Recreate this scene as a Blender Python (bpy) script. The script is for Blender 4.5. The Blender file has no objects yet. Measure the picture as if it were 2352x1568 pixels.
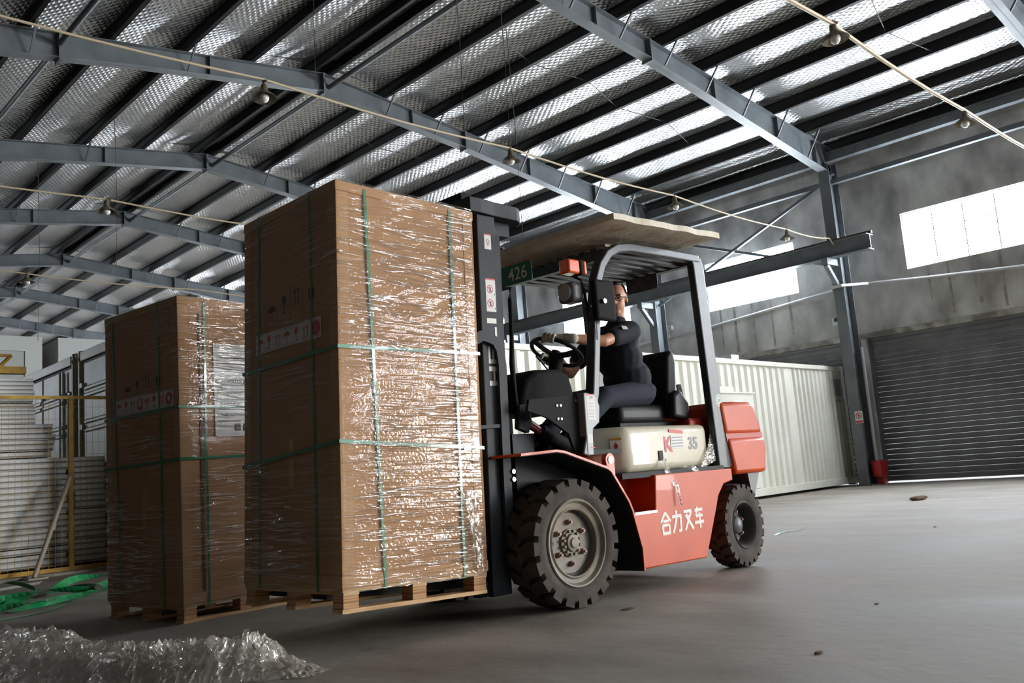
import bpy, bmesh, math, random
from mathutils import Vector, Matrix, noise
R = math.radians
random.seed(7)
sc = bpy.context.scene
col = sc.collection

# ------------------------------------------------------------------ camera
PITCH, ROLL, YAW, CAMH = R(8.379), R(-4.43), R(43.77), 0.78
fwd = Vector((math.sin(YAW) * math.cos(PITCH), math.cos(YAW) * math.cos(PITCH), math.sin(PITCH)))
rgt0 = Vector((math.cos(YAW), -math.sin(YAW), 0))
dwn0 = fwd.cross(rgt0)
cr, sr = math.cos(ROLL), math.sin(ROLL)
rgt = rgt0 * cr - dwn0 * sr
dwn = rgt0 * sr + dwn0 * cr
cam = bpy.data.objects.new('camera', bpy.data.cameras.new('camera'))
col.objects.link(cam)
cam.matrix_world = Matrix(((rgt.x, -dwn.x, -fwd.x, 0), (rgt.y, -dwn.y, -fwd.y, 0),
                           (rgt.z, -dwn.z, -fwd.z, CAMH), (0, 0, 0, 1)))
cam.data.sensor_width = 36
cam.data.lens = 2075.5 * 36 / 2352
cam.data.clip_start = 0.05
cam.data.clip_end = 300
sc.camera = cam

# ------------------------------------------------------------------ world, daylight, exposure
PANE_EMIT = 60.0
DOOR_WATTS = 1500
world = bpy.data.worlds.new('world')
sc.world = world
world.use_nodes = True
bg = world.node_tree.nodes['Background']
bg.inputs[0].default_value = (0.80, 0.90, 1.0, 1)
bg.inputs[1].default_value = 4.0
for (lx, ly, lz, sx, sy, rot, w) in ((19.35, -8.5, 1.6, 4.2, 3.0, (0, R(90), 0), 1.0),      # lamps added in unseen door openings to light the load from the side
                                     (19.35, -13.5, 1.6, 4.2, 3.0, (0, R(90), 0), 1.0)):
    ld = bpy.data.lights.new('daylight', 'AREA')
    ld.shape = 'RECTANGLE'
    ld.size, ld.size_y = (sy, sx) if rot[1] else (sx, sy)
    ld.energy = DOOR_WATTS * w
    ld.color = (1.0, 0.97, 0.93)
    lo = bpy.data.objects.new('added_door_light', ld)
    lo.location = (lx, ly, lz)
    lo.rotation_euler = rot
    col.objects.link(lo)
sc.view_settings.view_transform = 'Standard'
sc.view_settings.look = 'None'
sc.view_settings.gamma = 1
sc.view_settings.use_curve_mapping = False
sc.view_settings.exposure = 0.27
sc.cycles.max_bounces = 4
sc.cycles.diffuse_bounces = 3
sc.cycles.glossy_bounces = 3
sc.cycles.use_adaptive_sampling = True
sc.cycles.adaptive_threshold = 0.06
sc.cycles.use_light_tree = False
sc.cycles.light_sampling_threshold = 0.03
sc.cycles.transparent_max_bounces = 6
sc.cycles.caustics_reflective = False
sc.cycles.caustics_refractive = False
sc.cycles.sample_clamp_indirect = 6.0


# ------------------------------------------------------------------ materials
def lin(c):
    out = []
    for v in c[:3]:
        v /= 255.0
        out.append(v / 12.92 if v <= 0.04045 else ((v + 0.055) / 1.055) ** 2.4)
    return (*out, 1)


MATS = {}


def mat(name, c, rough=0.5, metal=0.0, c2=None, nscale=4.0, lo=0.4, hi=0.6, stretch=(1, 1, 1), bump=0.0, bscale=40.0,
        coat=0.0, spec=0.5, detail=5.0, bstretch=None, coords='Object', rvar=0.0):
    m = bpy.data.materials.new(name)
    m.use_nodes = True
    nt = m.node_tree
    b = nt.nodes['Principled BSDF']
    b.inputs['Base Color'].default_value = lin(c)
    b.inputs['Roughness'].default_value = rough
    b.inputs['Metallic'].default_value = metal
    b.inputs['Coat Weight'].default_value = coat
    b.inputs['Specular IOR Level'].default_value = spec
    tc = None

    def vec(s):
        nonlocal tc
        if tc is None:
            if coords == 'World':
                tc = nt.nodes.new('ShaderNodeNewGeometry').outputs['Position']
            else:
                tc = nt.nodes.new('ShaderNodeTexCoord').outputs[coords]
        mp = nt.nodes.new('ShaderNodeMapping')
        mp.inputs['Scale'].default_value = s
        nt.links.new(tc, mp.inputs['Vector'])
        return mp.outputs[0]
    if c2 is not None:
        n = nt.nodes.new('ShaderNodeTexNoise')
        n.inputs['Scale'].default_value = nscale
        n.inputs['Detail'].default_value = detail
        nt.links.new(vec(stretch), n.inputs['Vector'])
        rp = nt.nodes.new('ShaderNodeValToRGB')
        rp.color_ramp.elements[0].position = lo
        rp.color_ramp.elements[0].color = lin(c)
        rp.color_ramp.elements[1].position = hi
        rp.color_ramp.elements[1].color = lin(c2)
        nt.links.new(n.outputs['Fac'], rp.inputs['Fac'])
        nt.links.new(rp.outputs['Color'], b.inputs['Base Color'])
        if rvar:
            mr = nt.nodes.new('ShaderNodeMapRange')
            mr.inputs['From Min'].default_value = lo
            mr.inputs['From Max'].default_value = hi
            mr.inputs['To Min'].default_value = rough - rvar
            mr.inputs['To Max'].default_value = rough + rvar
            nt.links.new(n.outputs['Fac'], mr.inputs['Value'])
            nt.links.new(mr.outputs['Result'], b.inputs['Roughness'])
    if bump:
        n = nt.nodes.new('ShaderNodeTexNoise')
        n.inputs['Scale'].default_value = bscale
        n.inputs['Detail'].default_value = 4
        nt.links.new(vec(bstretch or (1, 1, 1)), n.inputs['Vector'])
        bp = nt.nodes.new('ShaderNodeBump')
        bp.inputs['Strength'].default_value = bump
        bp.inputs['Distance'].default_value = 0.02
        nt.links.new(n.outputs['Fac'], bp.inputs['Height'])
        nt.links.new(bp.outputs['Normal'], b.inputs['Normal'])
    MATS[name] = m
    return m


def foil_material():
    m = mat('foil', (220, 220, 221), 0.35, 0.88)
    nt = m.node_tree
    b = nt.nodes['Principled BSDF']
    pos = nt.nodes.new('ShaderNodeNewGeometry').outputs['Position']
    hs = []
    for ang in (32, -32):
        mp = nt.nodes.new('ShaderNodeMapping')
        mp.inputs['Rotation'].default_value = (0, 0, R(ang))
        nt.links.new(pos, mp.inputs['Vector'])
        w = nt.nodes.new('ShaderNodeTexWave')
        w.wave_type = 'BANDS'
        w.bands_direction = 'X'
        w.wave_profile = 'SIN'
        w.inputs['Scale'].default_value = 3.7
        w.inputs['Distortion'].default_value = 0.8
        w.inputs['Detail'].default_value = 1.0
        w.inputs['Detail Scale'].default_value = 0.6
        nt.links.new(mp.outputs[0], w.inputs['Vector'])
        hs.append(w.outputs['Fac'])
    mx = nt.nodes.new('ShaderNodeMath')
    mx.operation = 'MULTIPLY'
    nt.links.new(hs[0], mx.inputs[0])
    nt.links.new(hs[1], mx.inputs[1])
    n = nt.nodes.new('ShaderNodeTexNoise')
    n.inputs['Scale'].default_value = 3.0
    n.inputs['Detail'].default_value = 5.0
    nt.links.new(pos, n.inputs['Vector'])
    ad = nt.nodes.new('ShaderNodeMath')
    ad.operation = 'MULTIPLY_ADD'
    ad.inputs[1].default_value = 2.4
    nt.links.new(n.outputs['Fac'], ad.inputs[0])
    nt.links.new(mx.outputs[0], ad.inputs[2])
    bp = nt.nodes.new('ShaderNodeBump')
    bp.inputs['Strength'].default_value = 0.62
    bp.inputs['Distance'].default_value = 0.02
    nt.links.new(ad.outputs[0], bp.inputs['Height'])
    nt.links.new(bp.outputs['Normal'], b.inputs['Normal'])
    return m


def film_material(name, body, tint, gloss_rough, stretch, bscale, bstr, width=0.07, milk=0.25, mscale=1.6):
    """clear stretch film: see-through, with glossy drawn-out wrinkles"""
    m = bpy.data.materials.new(name)
    m.use_nodes = True
    nt = m.node_tree
    N, K = nt.nodes.new, nt.links.new
    nt.nodes.remove(nt.nodes['Principled BSDF'])
    out = nt.nodes['Material Output']
    tr = N('ShaderNodeBsdfTransparent')
    tr.inputs[0].default_value = (0.97, 0.97, 0.96, 1)
    gl = N('ShaderNodeBsdfGlossy')
    gl.inputs['Roughness'].default_value = gloss_rough
    gl.inputs['Color'].default_value = (1, 1, 1, 1)
    df = N('ShaderNodeBsdfDiffuse')
    df.inputs[0].default_value = lin(tint)
    tl = N('ShaderNodeBsdfTranslucent')
    tl.inputs[0].default_value = lin(tint)
    tc = N('ShaderNodeTexCoord')

    def noise_at(sc3, rot, scale, det, dist=0.0):
        mp = N('ShaderNodeMapping')
        mp.inputs['Scale'].default_value = sc3
        mp.inputs['Rotation'].default_value = rot
        K(tc.outputs['Object'], mp.inputs['Vector'])
        n = N('ShaderNodeTexNoise')
        n.inputs['Scale'].default_value = scale
        n.inputs['Detail'].default_value = det
        n.inputs['Distortion'].default_value = dist
        K(mp.outputs[0], n.inputs['Vector'])
        return n.outputs['Fac']

    def math_(op, a, b=None):
        x = N('ShaderNodeMath')
        x.operation = op
        for k, v in ((0, a), (1, b)):
            if v is None:
                continue
            if isinstance(v, (int, float)):
                x.inputs[k].default_value = v
            else:
                K(v, x.inputs[k])
        return x.outputs[0]

    def remap(v, a, b, c, d):
        r = N('ShaderNodeMapRange')
        for k, t in (('From Min', a), ('From Max', b), ('To Min', c), ('To Max', d)):
            r.inputs[k].default_value = t
        K(v, r.inputs['Value'])
        return r.outputs[0]
    n1 = noise_at(stretch, (R(5), R(-4), 0), bscale, 1.0, 0.12)
    r1 = remap(math_('ABSOLUTE', math_('SUBTRACT', n1, 0.5)), 0.0, width, 1.0, 0.0)      # thin ridges
    n2 = noise_at(stretch, (R(-14), R(10), 0), bscale * 0.8, 1.0, 0.2)
    r2 = remap(math_('ABSOLUTE', math_('SUBTRACT', n2, 0.47)), 0.0, width * 0.8, 1.0, 0.0)
    mask = remap(noise_at((1, 1, 1), (0, 0, 0), mscale, 1.0), 0.40, 0.62, 0.0, 1.0)
    mask2 = remap(noise_at((1, 1, 1), (0.4, 0.2, 0), mscale * 1.3, 1.0), 0.42, 0.64, 0.0, 1.0)
    rid = math_('MAXIMUM', math_('MULTIPLY', r1, mask), math_('MULTIPLY', r2, mask2))
    fine = noise_at((1, 1, 1), (0, 0, 0), 55.0, 1.0)
    hgt = math_('ADD', rid, math_('MULTIPLY', fine, 0.25))
    bp = N('ShaderNodeBump')
    bp.inputs['Strength'].default_value = bstr
    bp.inputs['Distance'].default_value = 0.012
    K(hgt, bp.inputs['Height'])
    for s_ in (gl, df, tl):
        K(bp.outputs['Normal'], s_.inputs['Normal'])
    fac = remap(rid, 0.0, 1.0, body[0], body[1])
    m1 = N('ShaderNodeMixShader')
    m1.inputs[0].default_value = 0.4
    K(df.outputs[0], m1.inputs[1])
    K(tl.outputs[0], m1.inputs[2])
    m2 = N('ShaderNodeMixShader')
    m2.inputs[0].default_value = 1 - milk
    K(m1.outputs[0], m2.inputs[1])
    K(gl.outputs[0], m2.inputs[2])
    m3 = N('ShaderNodeMixShader')
    K(fac, m3.inputs[0])
    K(tr.outputs[0], m3.inputs[1])
    K(m2.outputs[0], m3.inputs[2])
    K(m3.outputs[0], out.inputs['Surface'])
    MATS[name] = m
    return m


def emit(name, c, s):
    m = bpy.data.materials.new(name)
    m.use_nodes = True
    nt = m.node_tree
    b = nt.nodes['Principled BSDF']
    b.inputs['Base Color'].default_value = (0.8, 0.85, 0.9, 1)
    b.inputs['Emission Color'].default_value = lin(c)
    b.inputs['Emission Strength'].default_value = s
    MATS[name] = m
    return m


mat('floor', (118, 110, 99), 0.70, c2=(172, 164, 152), nscale=1.0, lo=0.28, hi=0.72, bump=0.15, bscale=11, detail=6, rvar=0.08, coords='World', stretch=(1.6, 0.8, 1))
mat('concrete', (158, 156, 153), 0.9, c2=(240, 237, 232), nscale=1.1, lo=0.34, hi=0.70, bump=0.35, bscale=7, detail=9, coords='World', stretch=(1, 1.2, 0.8))
mat('lintel', (196, 192, 184), 0.85, c2=(128, 124, 116), nscale=3, coords='World')
mat('stain', (182, 174, 162), 0.9, c2=(150, 144, 136), nscale=5)
mat('wall_dark', (58, 56, 53), 0.9)
mat('steel', (112, 118, 122), 0.5, c2=(94, 99, 103), nscale=2.5, lo=0.35, hi=0.7, coords='World')
mat('purlin', (30, 29, 29), 0.7)
mat('rust', (92, 66, 50), 0.8)
mat('shutter', (124, 124, 126), 0.7, 0.0, c2=(110, 110, 112), nscale=2, coords='World')
mat('window_frame', (170, 175, 178), 0.4, 0.6)
emit('daylight_pane', (238, 246, 255), PANE_EMIT)
foil_material()
mat('enamel', (118, 110, 92), 0.45, c2=(92, 84, 68), nscale=12)
mat('bulb', (232, 232, 228), 0.15, coat=0.5)
mat('conduit', (196, 178, 146), 0.5)
mat('wire', (86, 80, 72), 0.6)
mat('wall_pipe', (205, 205, 205), 0.5)
mat('container_white', (240, 239, 226), 0.32, c2=(232, 230, 215), nscale=1.4)
mat('container_olive', (190, 184, 152), 0.5, c2=(174, 168, 138), nscale=2)
mat('container_door', (158, 158, 142), 0.5, c2=(146, 146, 130), nscale=2)
mat('cabin_white', (218, 220, 216), 0.5)
mat('cabin_panel', (196, 198, 192), 0.5)
mat('gasket', (30, 34, 36), 0.7)
mat('grille', (150, 152, 150), 0.6)
mat('yellow', (206, 158, 30), 0.45, c2=(178, 132, 22), nscale=8)
mat('panel_skin', (240, 240, 236), 0.3, 0.05)
mat('panel_core', (150, 148, 140), 0.6)
mat('pole', (168, 158, 140), 0.6)
mat('red', (178, 30, 36), 0.4)
mat('sign_white', (226, 226, 222), 0.5)
mat('sign_red', (196, 34, 36), 0.5)
mat('sign_black', (24, 24, 26), 0.6)
mat('cardboard', (188, 141, 96), 0.75, c2=(176, 129, 84), nscale=3.0, lo=0.35, hi=0.65, bump=0.12, bscale=60, bstretch=(0.05, 0.05, 1))
mat('cardboard_lid', (194, 149, 104), 0.75, c2=(184, 137, 92), nscale=4)
mat('carton_print', (74, 62, 52), 0.8)
mat('tape', (196, 150, 60), 0.35)
mat('label_paper', (228, 224, 218), 0.6)
mat('strap', (36, 122, 78), 0.28, coat=0.3)
mat('strap_loose', (34, 146, 86), 0.3, coat=0.3)
mat('seal', (208, 214, 210), 0.2, 0.8)
mat('pine', (216, 178, 132), 0.75, c2=(188, 146, 100), nscale=3, stretch=(1, 1, 14), lo=0.4, hi=0.62, bump=0.1, bscale=30, bstretch=(1, 1, 6))
mat('pine_ply', (206, 162, 116), 0.8, c2=(158, 112, 74), nscale=2.2, stretch=(0.3, 0.3, 40), lo=0.42, hi=0.58)
film_material('wrap', (0.05, 0.55), (236, 232, 226), 0.10, (1.1, 1.1, 22), 1.9, 0.6, 0.055, milk=0.28)
film_material('wrap_heap', (0.36, 0.9), (244, 237, 222), 0.12, (1, 1, 1), 14.0, 0.6, 0.1, milk=0.6, mscale=6)
film_material('wrap_scrap', (0.35, 0.85), (212, 202, 184), 0.2, (1, 1, 1), 18.0, 0.6, 0.09, milk=0.6, mscale=8)
mat('orange', (208, 80, 24), 0.45, c2=(190, 66, 19), nscale=3, lo=0.3, hi=0.7, coat=0.08, spec=0.35, bump=0.03, bscale=5)
mat('orange_dark', (176, 44, 26), 0.5)
mat('hood_cream', (216, 208, 186), 0.42, c2=(206, 196, 172), nscale=3, coat=0.1, spec=0.4)
mat('black_paint', (34, 33, 32), 0.8, c2=(28, 27, 26), nscale=5, spec=0.25)
mat('mast_paint', (46, 50, 54), 0.6, c2=(36, 39, 42), nscale=4, lo=0.35, hi=0.65, spec=0.3)
mat('guard_paint', (52, 58, 63), 0.42, c2=(42, 47, 52), nscale=6)
mat('dark', (22, 22, 23), 0.7)
mat('plastic_black', (22, 22, 22), 0.75, spec=0.15)
mat('plastic_grey', (92, 92, 94), 0.45)
mat('cover_grey', (150, 152, 155), 0.45)
mat('vinyl', (20, 20, 21), 0.5, spec=0.3)
mat('rubber', (78, 69, 61), 0.9, c2=(56, 50, 44), nscale=6, bump=0.15, bscale=25)
mat('rim', (142, 132, 114), 0.6, c2=(116, 107, 92), nscale=7)
mat('rim_dark', (62, 60, 57), 0.6)
mat('lug', (148, 108, 100), 0.5)
mat('chrome', (214, 214, 214), 0.15, 1.0)
mat('rod_pink', (176, 136, 130), 0.3, 0.6)
mat('amber', (240, 92, 12), 0.2, coat=0.6)
mat('lens', (170, 172, 172), 0.2)
mat('board', (230, 220, 200), 0.7, c2=(204, 192, 170), nscale=5, lo=0.35, hi=0.7, bump=0.3, bscale=14)
mat('plate_green', (14, 106, 76), 0.4)
mat('plate_back', (60, 54, 52), 0.6, c2=(84, 76, 72), nscale=9)
mat('paint_white', (226, 220, 208), 0.5)
mat('skin', (196, 140, 110), 0.5)
mat('hair', (18, 16, 16), 0.5)
mat('shirt', (24, 27, 38), 0.85, bump=0.2, bscale=12)
mat('shirt_grey', (84, 88, 98), 0.85)
mat('trousers', (26, 31, 46), 0.85, bump=0.25, bscale=10)
mat('glove', (206, 200, 186), 0.9, c2=(180, 172, 156), nscale=20)
mat('lens_glass', (60, 64, 70), 0.1)
mat('shoe', (26, 24, 22), 0.6)
mat('debris', (92, 66, 44), 0.9)
mat('plinth', (150, 144, 134), 0.9, c2=(126, 120, 112), nscale=5)


# ------------------------------------------------------------------ mesh helpers
class MB:
    def __init__(s):
        s.v, s.f = [], []

    def add(s, vs, fs):
        n = len(s.v)
        s.v += [tuple(p) for p in vs]
        s.f += [tuple(i + n for i in f) for f in fs]
        return s

    def box(s, x0, x1, y0, y1, z0, z1):
        return s.add([(x0, y0, z0), (x1, y0, z0), (x1, y1, z0), (x0, y1, z0), (x0, y0, z1), (x1, y0, z1), (x1, y1, z1), (x0, y1, z1)],
                     [(0, 3, 2, 1), (4, 5, 6, 7), (0, 1, 5, 4), (1, 2, 6, 5), (2, 3, 7, 6), (3, 0, 4, 7)])

    def bar(s, a, b, w, h, up=(0, 0, 1)):
        a, b = Vector(a), Vector(b)
        d = (b - a).normalized()
        u = Vector(up)
        sd = d.cross(u)
        if sd.length < 1e-4:
            sd = d.cross(Vector((1, 0, 0)))
        sd.normalize()
        u = sd.cross(d).normalized()
        vs = []
        for p in (a, b):
            for (i, j) in ((-1, -1), (1, -1), (1, 1), (-1, 1)):
                vs.append(p + sd * (i * w / 2) + u * (j * h / 2))
        return s.add(vs, [(0, 3, 2, 1), (4, 5, 6, 7), (0, 1, 5, 4), (1, 2, 6, 5), (2, 3, 7, 6), (3, 0, 4, 7)])

    def cyl(s, a, b, r, r2=None, seg=16, caps=True):
        a, b = Vector(a), Vector(b)
        r2 = r if r2 is None else r2
        d = (b - a).normalized()
        x = d.cross(Vector((0, 0, 1)))
        if x.length < 1e-3:
            x = d.cross(Vector((1, 0, 0)))
        x.normalize()
        y = d.cross(x)
        vs, fs = [], []
        for p, rr in ((a, r), (b, r2)):
            for i in range(seg):
                t = 2 * math.pi * i / seg
                vs.append(p + x * (rr * math.cos(t)) + y * (rr * math.sin(t)))
        for i in range(seg):
            j = (i + 1) % seg
            fs.append((i, j, seg + j, seg + i))
        if caps:
            fs.append(tuple(range(seg - 1, -1, -1)))
            fs.append(tuple(range(seg, 2 * seg)))
        return s.add(vs, fs)

    def tube(s, pts, r, seg=8, flat=None, up=(0, 0, 1)):
        """round (or w x h flat) section swept along pts"""
        pts = [Vector(p) for p in pts]
        n = len(pts)
        vs, fs = [], []
        for k, p in enumerate(pts):
            d = (pts[min(k + 1, n - 1)] - pts[max(k - 1, 0)]).normalized()
            sd = d.cross(Vector(up))
            if sd.length < 1e-3:
                sd = d.cross(Vector((1, 0, 0)))
            sd.normalize()
            u = sd.cross(d).normalized()
            if flat:
                w, h = flat
                for (i, j) in ((-1, -1), (1, -1), (1, 1), (-1, 1)):
                    vs.append(p + sd * (i * w / 2) + u * (j * h / 2))
            else:
                rr = r[k] if isinstance(r, (list, tuple)) else r
                for i in range(seg):
                    t = 2 * math.pi * i / seg
                    vs.append(p + sd * (rr * math.cos(t)) + u * (rr * math.sin(t)))
        sg = 4 if flat else seg
        for k in range(n - 1):
            for i in range(sg):
                j = (i + 1) % sg
                fs.append((k * sg + i, k * sg + j, (k + 1) * sg + j, (k + 1) * sg + i))
        fs.append(tuple(range(sg - 1, -1, -1)))
        fs.append(tuple(range((n - 1) * sg, n * sg)))
        return s.add(vs, fs)

    def prism(s, poly, a, b, axis='y'):
        """poly: 2D outline; extruded from a to b along axis. axis y: (x,z); x: (y,z); z: (x,y)"""
        n = len(poly)

        def P(p, t):
            return {'y': (p[0], t, p[1]), 'x': (t, p[0], p[1]), 'z': (p[0], p[1], t)}[axis]
        vs = [P(p, a) for p in poly] + [P(p, b) for p in poly]
        fs = [(i, (i + 1) % n, n + (i + 1) % n, n + i) for i in range(n)]
        fs += [tuple(range(n - 1, -1, -1)), tuple(range(n, 2 * n))]
        return s.add(vs, fs)

    def lathe(s, prof, c, seg=40, axis='y', close=False):
        """prof: (radius, offset along axis)"""
        vs, fs = [], []
        for (r, t) in prof:
            for i in range(seg):
                a = 2 * math.pi * i / seg
                u, w = r * math.cos(a), r * math.sin(a)
                vs.append({'y': (c[0] + u, c[1] + t, c[2] + w), 'z': (c[0] + u, c[1] + w, c[2] + t), 'x': (c[0] + t, c[1] + u, c[2] + w)}[axis])
        n = len(prof)
        for k in range(n if close else n - 1):
            k2 = (k + 1) % n
            for i in range(seg):
                j = (i + 1) % seg
                fs.append((k * seg + i, k * seg + j, k2 * seg + j, k2 * seg + i))
        return s.add(vs, fs)

    def ball(s, c, rx, ry, rz, seg=16, rings=10):
        vs, fs = [], []
        for k in range(rings + 1):
            p = math.pi * k / rings
            for i in range(seg):
                t = 2 * math.pi * i / seg
                vs.append((c[0] + rx * math.sin(p) * math.cos(t), c[1] + ry * math.sin(p) * math.sin(t), c[2] + rz * math.cos(p)))
        for k in range(rings):
            for i in range(seg):
                j = (i + 1) % seg
                fs.append((k * seg + i, (k + 1) * seg + i, (k + 1) * seg + j, k * seg + j))
        return s.add(vs, fs)

    def mesh(s, name, smooth=False):
        me = bpy.data.meshes.new(name)
        me.from_pydata(s.v, [], s.f)
        bm = bmesh.new()
        bm.from_mesh(me)
        bmesh.ops.remove_doubles(bm, verts=bm.verts, dist=1e-6)
        bmesh.ops.recalc_face_normals(bm, faces=bm.faces)
        bm.to_mesh(me)
        bm.free()
        if smooth:
            me.polygons.foreach_set('use_smooth', [True] * len(me.polygons))
            try:
                me.set_sharp_from_angle(angle=R(smooth if smooth is not True else 40))
            except Exception:
                pass
        return me

    def build(s, name, m, parent=None, smooth=False, bevel=0.0, bseg=2):
        return link(name, s.mesh(name, smooth), m, parent, bevel, bseg)


def link(name, me, m, parent=None, bevel=0.0, bseg=2):
    o = bpy.data.objects.new(name, me)
    col.objects.link(o)
    if m and not me.materials:
        me.materials.append(MATS[m])
    if parent:
        o.parent = parent
    if bevel:
        b = o.modifiers.new('bevel', 'BEVEL')
        b.width = bevel
        b.segments = bseg
        b.limit_method = 'ANGLE'
        b.angle_limit = R(35)
        try:
            b.harden_normals = False
        except Exception:
            pass
    return o


def tag(o, label=None, cat=None, group=None, kind=None):
    for k, v in (('label', label), ('category', cat), ('group', group), ('kind', kind)):
        if v:
            o[k] = v
    return o


def empty(name, loc=(0, 0, 0), rz=0.0, label=None, cat=None, group=None, kind=None, parent=None):
    o = bpy.data.objects.new(name, None)
    col.objects.link(o)
    o.location = loc
    o.rotation_euler = (0, 0, rz)
    o.empty_display_size = 0.1
    if parent:
        o.parent = parent
    return tag(o, label, cat, group, kind)


def copy_tree(o, parent=None):
    c = o.copy()
    col.objects.link(c)
    c.parent = parent
    for ch in list(o.children):
        copy_tree(ch, c)
    return c


def text_mesh(body, size, bold=0.0):
    cu = bpy.data.curves.new('lettering', 'FONT')
    cu.body = body
    cu.size = size
    cu.offset = bold
    cu.align_x = 'CENTER'
    cu.align_y = 'CENTER'
    o = bpy.data.objects.new('lettering', cu)
    col.objects.link(o)
    bpy.context.view_layer.update()
    me = bpy.data.meshes.new_from_object(o.evaluated_get(bpy.context.evaluated_depsgraph_get()))
    bpy.data.objects.remove(o)
    return me


def decal(polys, O, U, V, off=0.0):
    """flat 2D polygons laid on the plane O + u U + v V, pushed off by the normal U x V"""
    O, U, V = Vector(O), Vector(U), Vector(V)
    N = U.cross(V).normalized() * off
    mb = MB()
    N1 = U.cross(V).normalized()
    for i_, p in enumerate(polys):
        vs = [O + U * a + V * b + N + N1 * (i_ * 2e-5) for (a, b) in p]
        mb.add(vs, [tuple(range(len(vs)))])
    me = bpy.data.meshes.new('decal')
    me.from_pydata(mb.v, [], mb.f)
    return me


def rect(u0, v0, u1, v1):
    return [(u0, v0), (u1, v0), (u1, v1), (u0, v1)]


def disc(cu, cv, r, n=20, a0=0, a1=360, ry=None):
    ry = ry or r
    return [(cu + r * math.cos(R(a0 + (a1 - a0) * i / n)), cv + ry * math.sin(R(a0 + (a1 - a0) * i / n))) for i in range(n + (0 if a1 - a0 == 360 else 1))]


def ring(cu, cv, r0, r1, n=20):
    out = []
    for i in range(n):
        a, b = 2 * math.pi * i / n, 2 * math.pi * (i + 1) / n
        out.append([(cu + r0 * math.cos(a), cv + r0 * math.sin(a)), (cu + r1 * math.cos(a), cv + r1 * math.sin(a)),
                    (cu + r1 * math.cos(b), cv + r1 * math.sin(b)), (cu + r0 * math.cos(b), cv + r0 * math.sin(b))])
    return out


def stroke(a, b, w, w2=None):
    a, b = Vector((*a, 0)), Vector((*b, 0))
    d = (b - a).normalized()
    n = Vector((-d.y, d.x, 0))
    w2 = w if w2 is None else w2
    return [tuple((a - n * w / 2)[:2]), tuple((b - n * w2 / 2)[:2]), tuple((b + n * w2 / 2)[:2]), tuple((a + n * w / 2)[:2])]


# ================================================================== THE HALL
BAY, Y0 = 4.99, 8.88
XR, XW, XL = 8.84, 19.1, -2.2          # ridge, side wall with windows, other wall
YA, YB = Y0 - 7 * BAY, Y0 + 8 * BAY
SLOPE = 0.121


def z_top(x):                            # top of the rafters
    return 8.52 - SLOPE * abs(x - XR)


def Yk(k):
    return Y0 + BAY * k


WZ0, WZ1, LZ = 4.43, 5.64, 3.14
OPEN_BAYS = (-4, -5)  # unseen shutter bays left open to let side light in
floor = MB().box(XL - 0.3, 24, YA - 1, YB + 1, -0.3, 0).build('floor', 'floor')
tag(floor, 'smooth grey concrete floor of the warehouse', kind='structure')

# --- wall with windows and shutters
mb = MB()
for k in range(-7, 8):
    a, b = Yk(k), Yk(k + 1)
    w0, w1 = a + 1.36, a + 3.82
    T = XW + 0.24
    mb.box(XW, T, a, b, WZ1, 7.45)
    mb.box(XW, T, a, w0, WZ0, WZ1)
    mb.box(XW, T, w1, b, WZ0, WZ1)
    if k in (-1, 0) or k in OPEN_BAYS:
        mb.box(XW, T, a, b, LZ, WZ0)
        mb.box(XW, T, a, a + 0.05, 0, LZ)
        mb.box(XW, T, b - 0.05, b, 0, LZ)
    else:
        mb.box(XW, T, a, b, 0, WZ0)
wall = mb.build('wall_right', 'concrete')
tag(wall, 'bare grey plastered wall with windows and shutter doors', kind='structure')
for k in (-1, 0):
    MB().box(XW - 0.03, XW + 0.1, Yk(k) + 0.02, Yk(k + 1) - 0.02, LZ - 0.02, LZ + 0.09).build('lintel', 'lintel', wall)
# rain streaks below the windows, as patches of grime on the plaster
for (yy, z1, z0, w) in ((5.9, 4.4, 3.3, .05), (6.35, 4.42, 3.45, .07), (6.9, 4.42, 3.35, .06), (7.3, 4.4, 3.7, .04), (10.5, 4.42, 3.5, .06), (11.0, 4.4, 3.3, .05),
                        (11.5, 4.42, 3.25, .06), (12.0, 4.42, 3.3, .07), (12.4, 4.42, 3.4, .05)):
    MB().box(XW - 0.004, XW, yy - w / 2, yy + w / 2, z0, z1).build('grime_streak', 'stain', wall)

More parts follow.
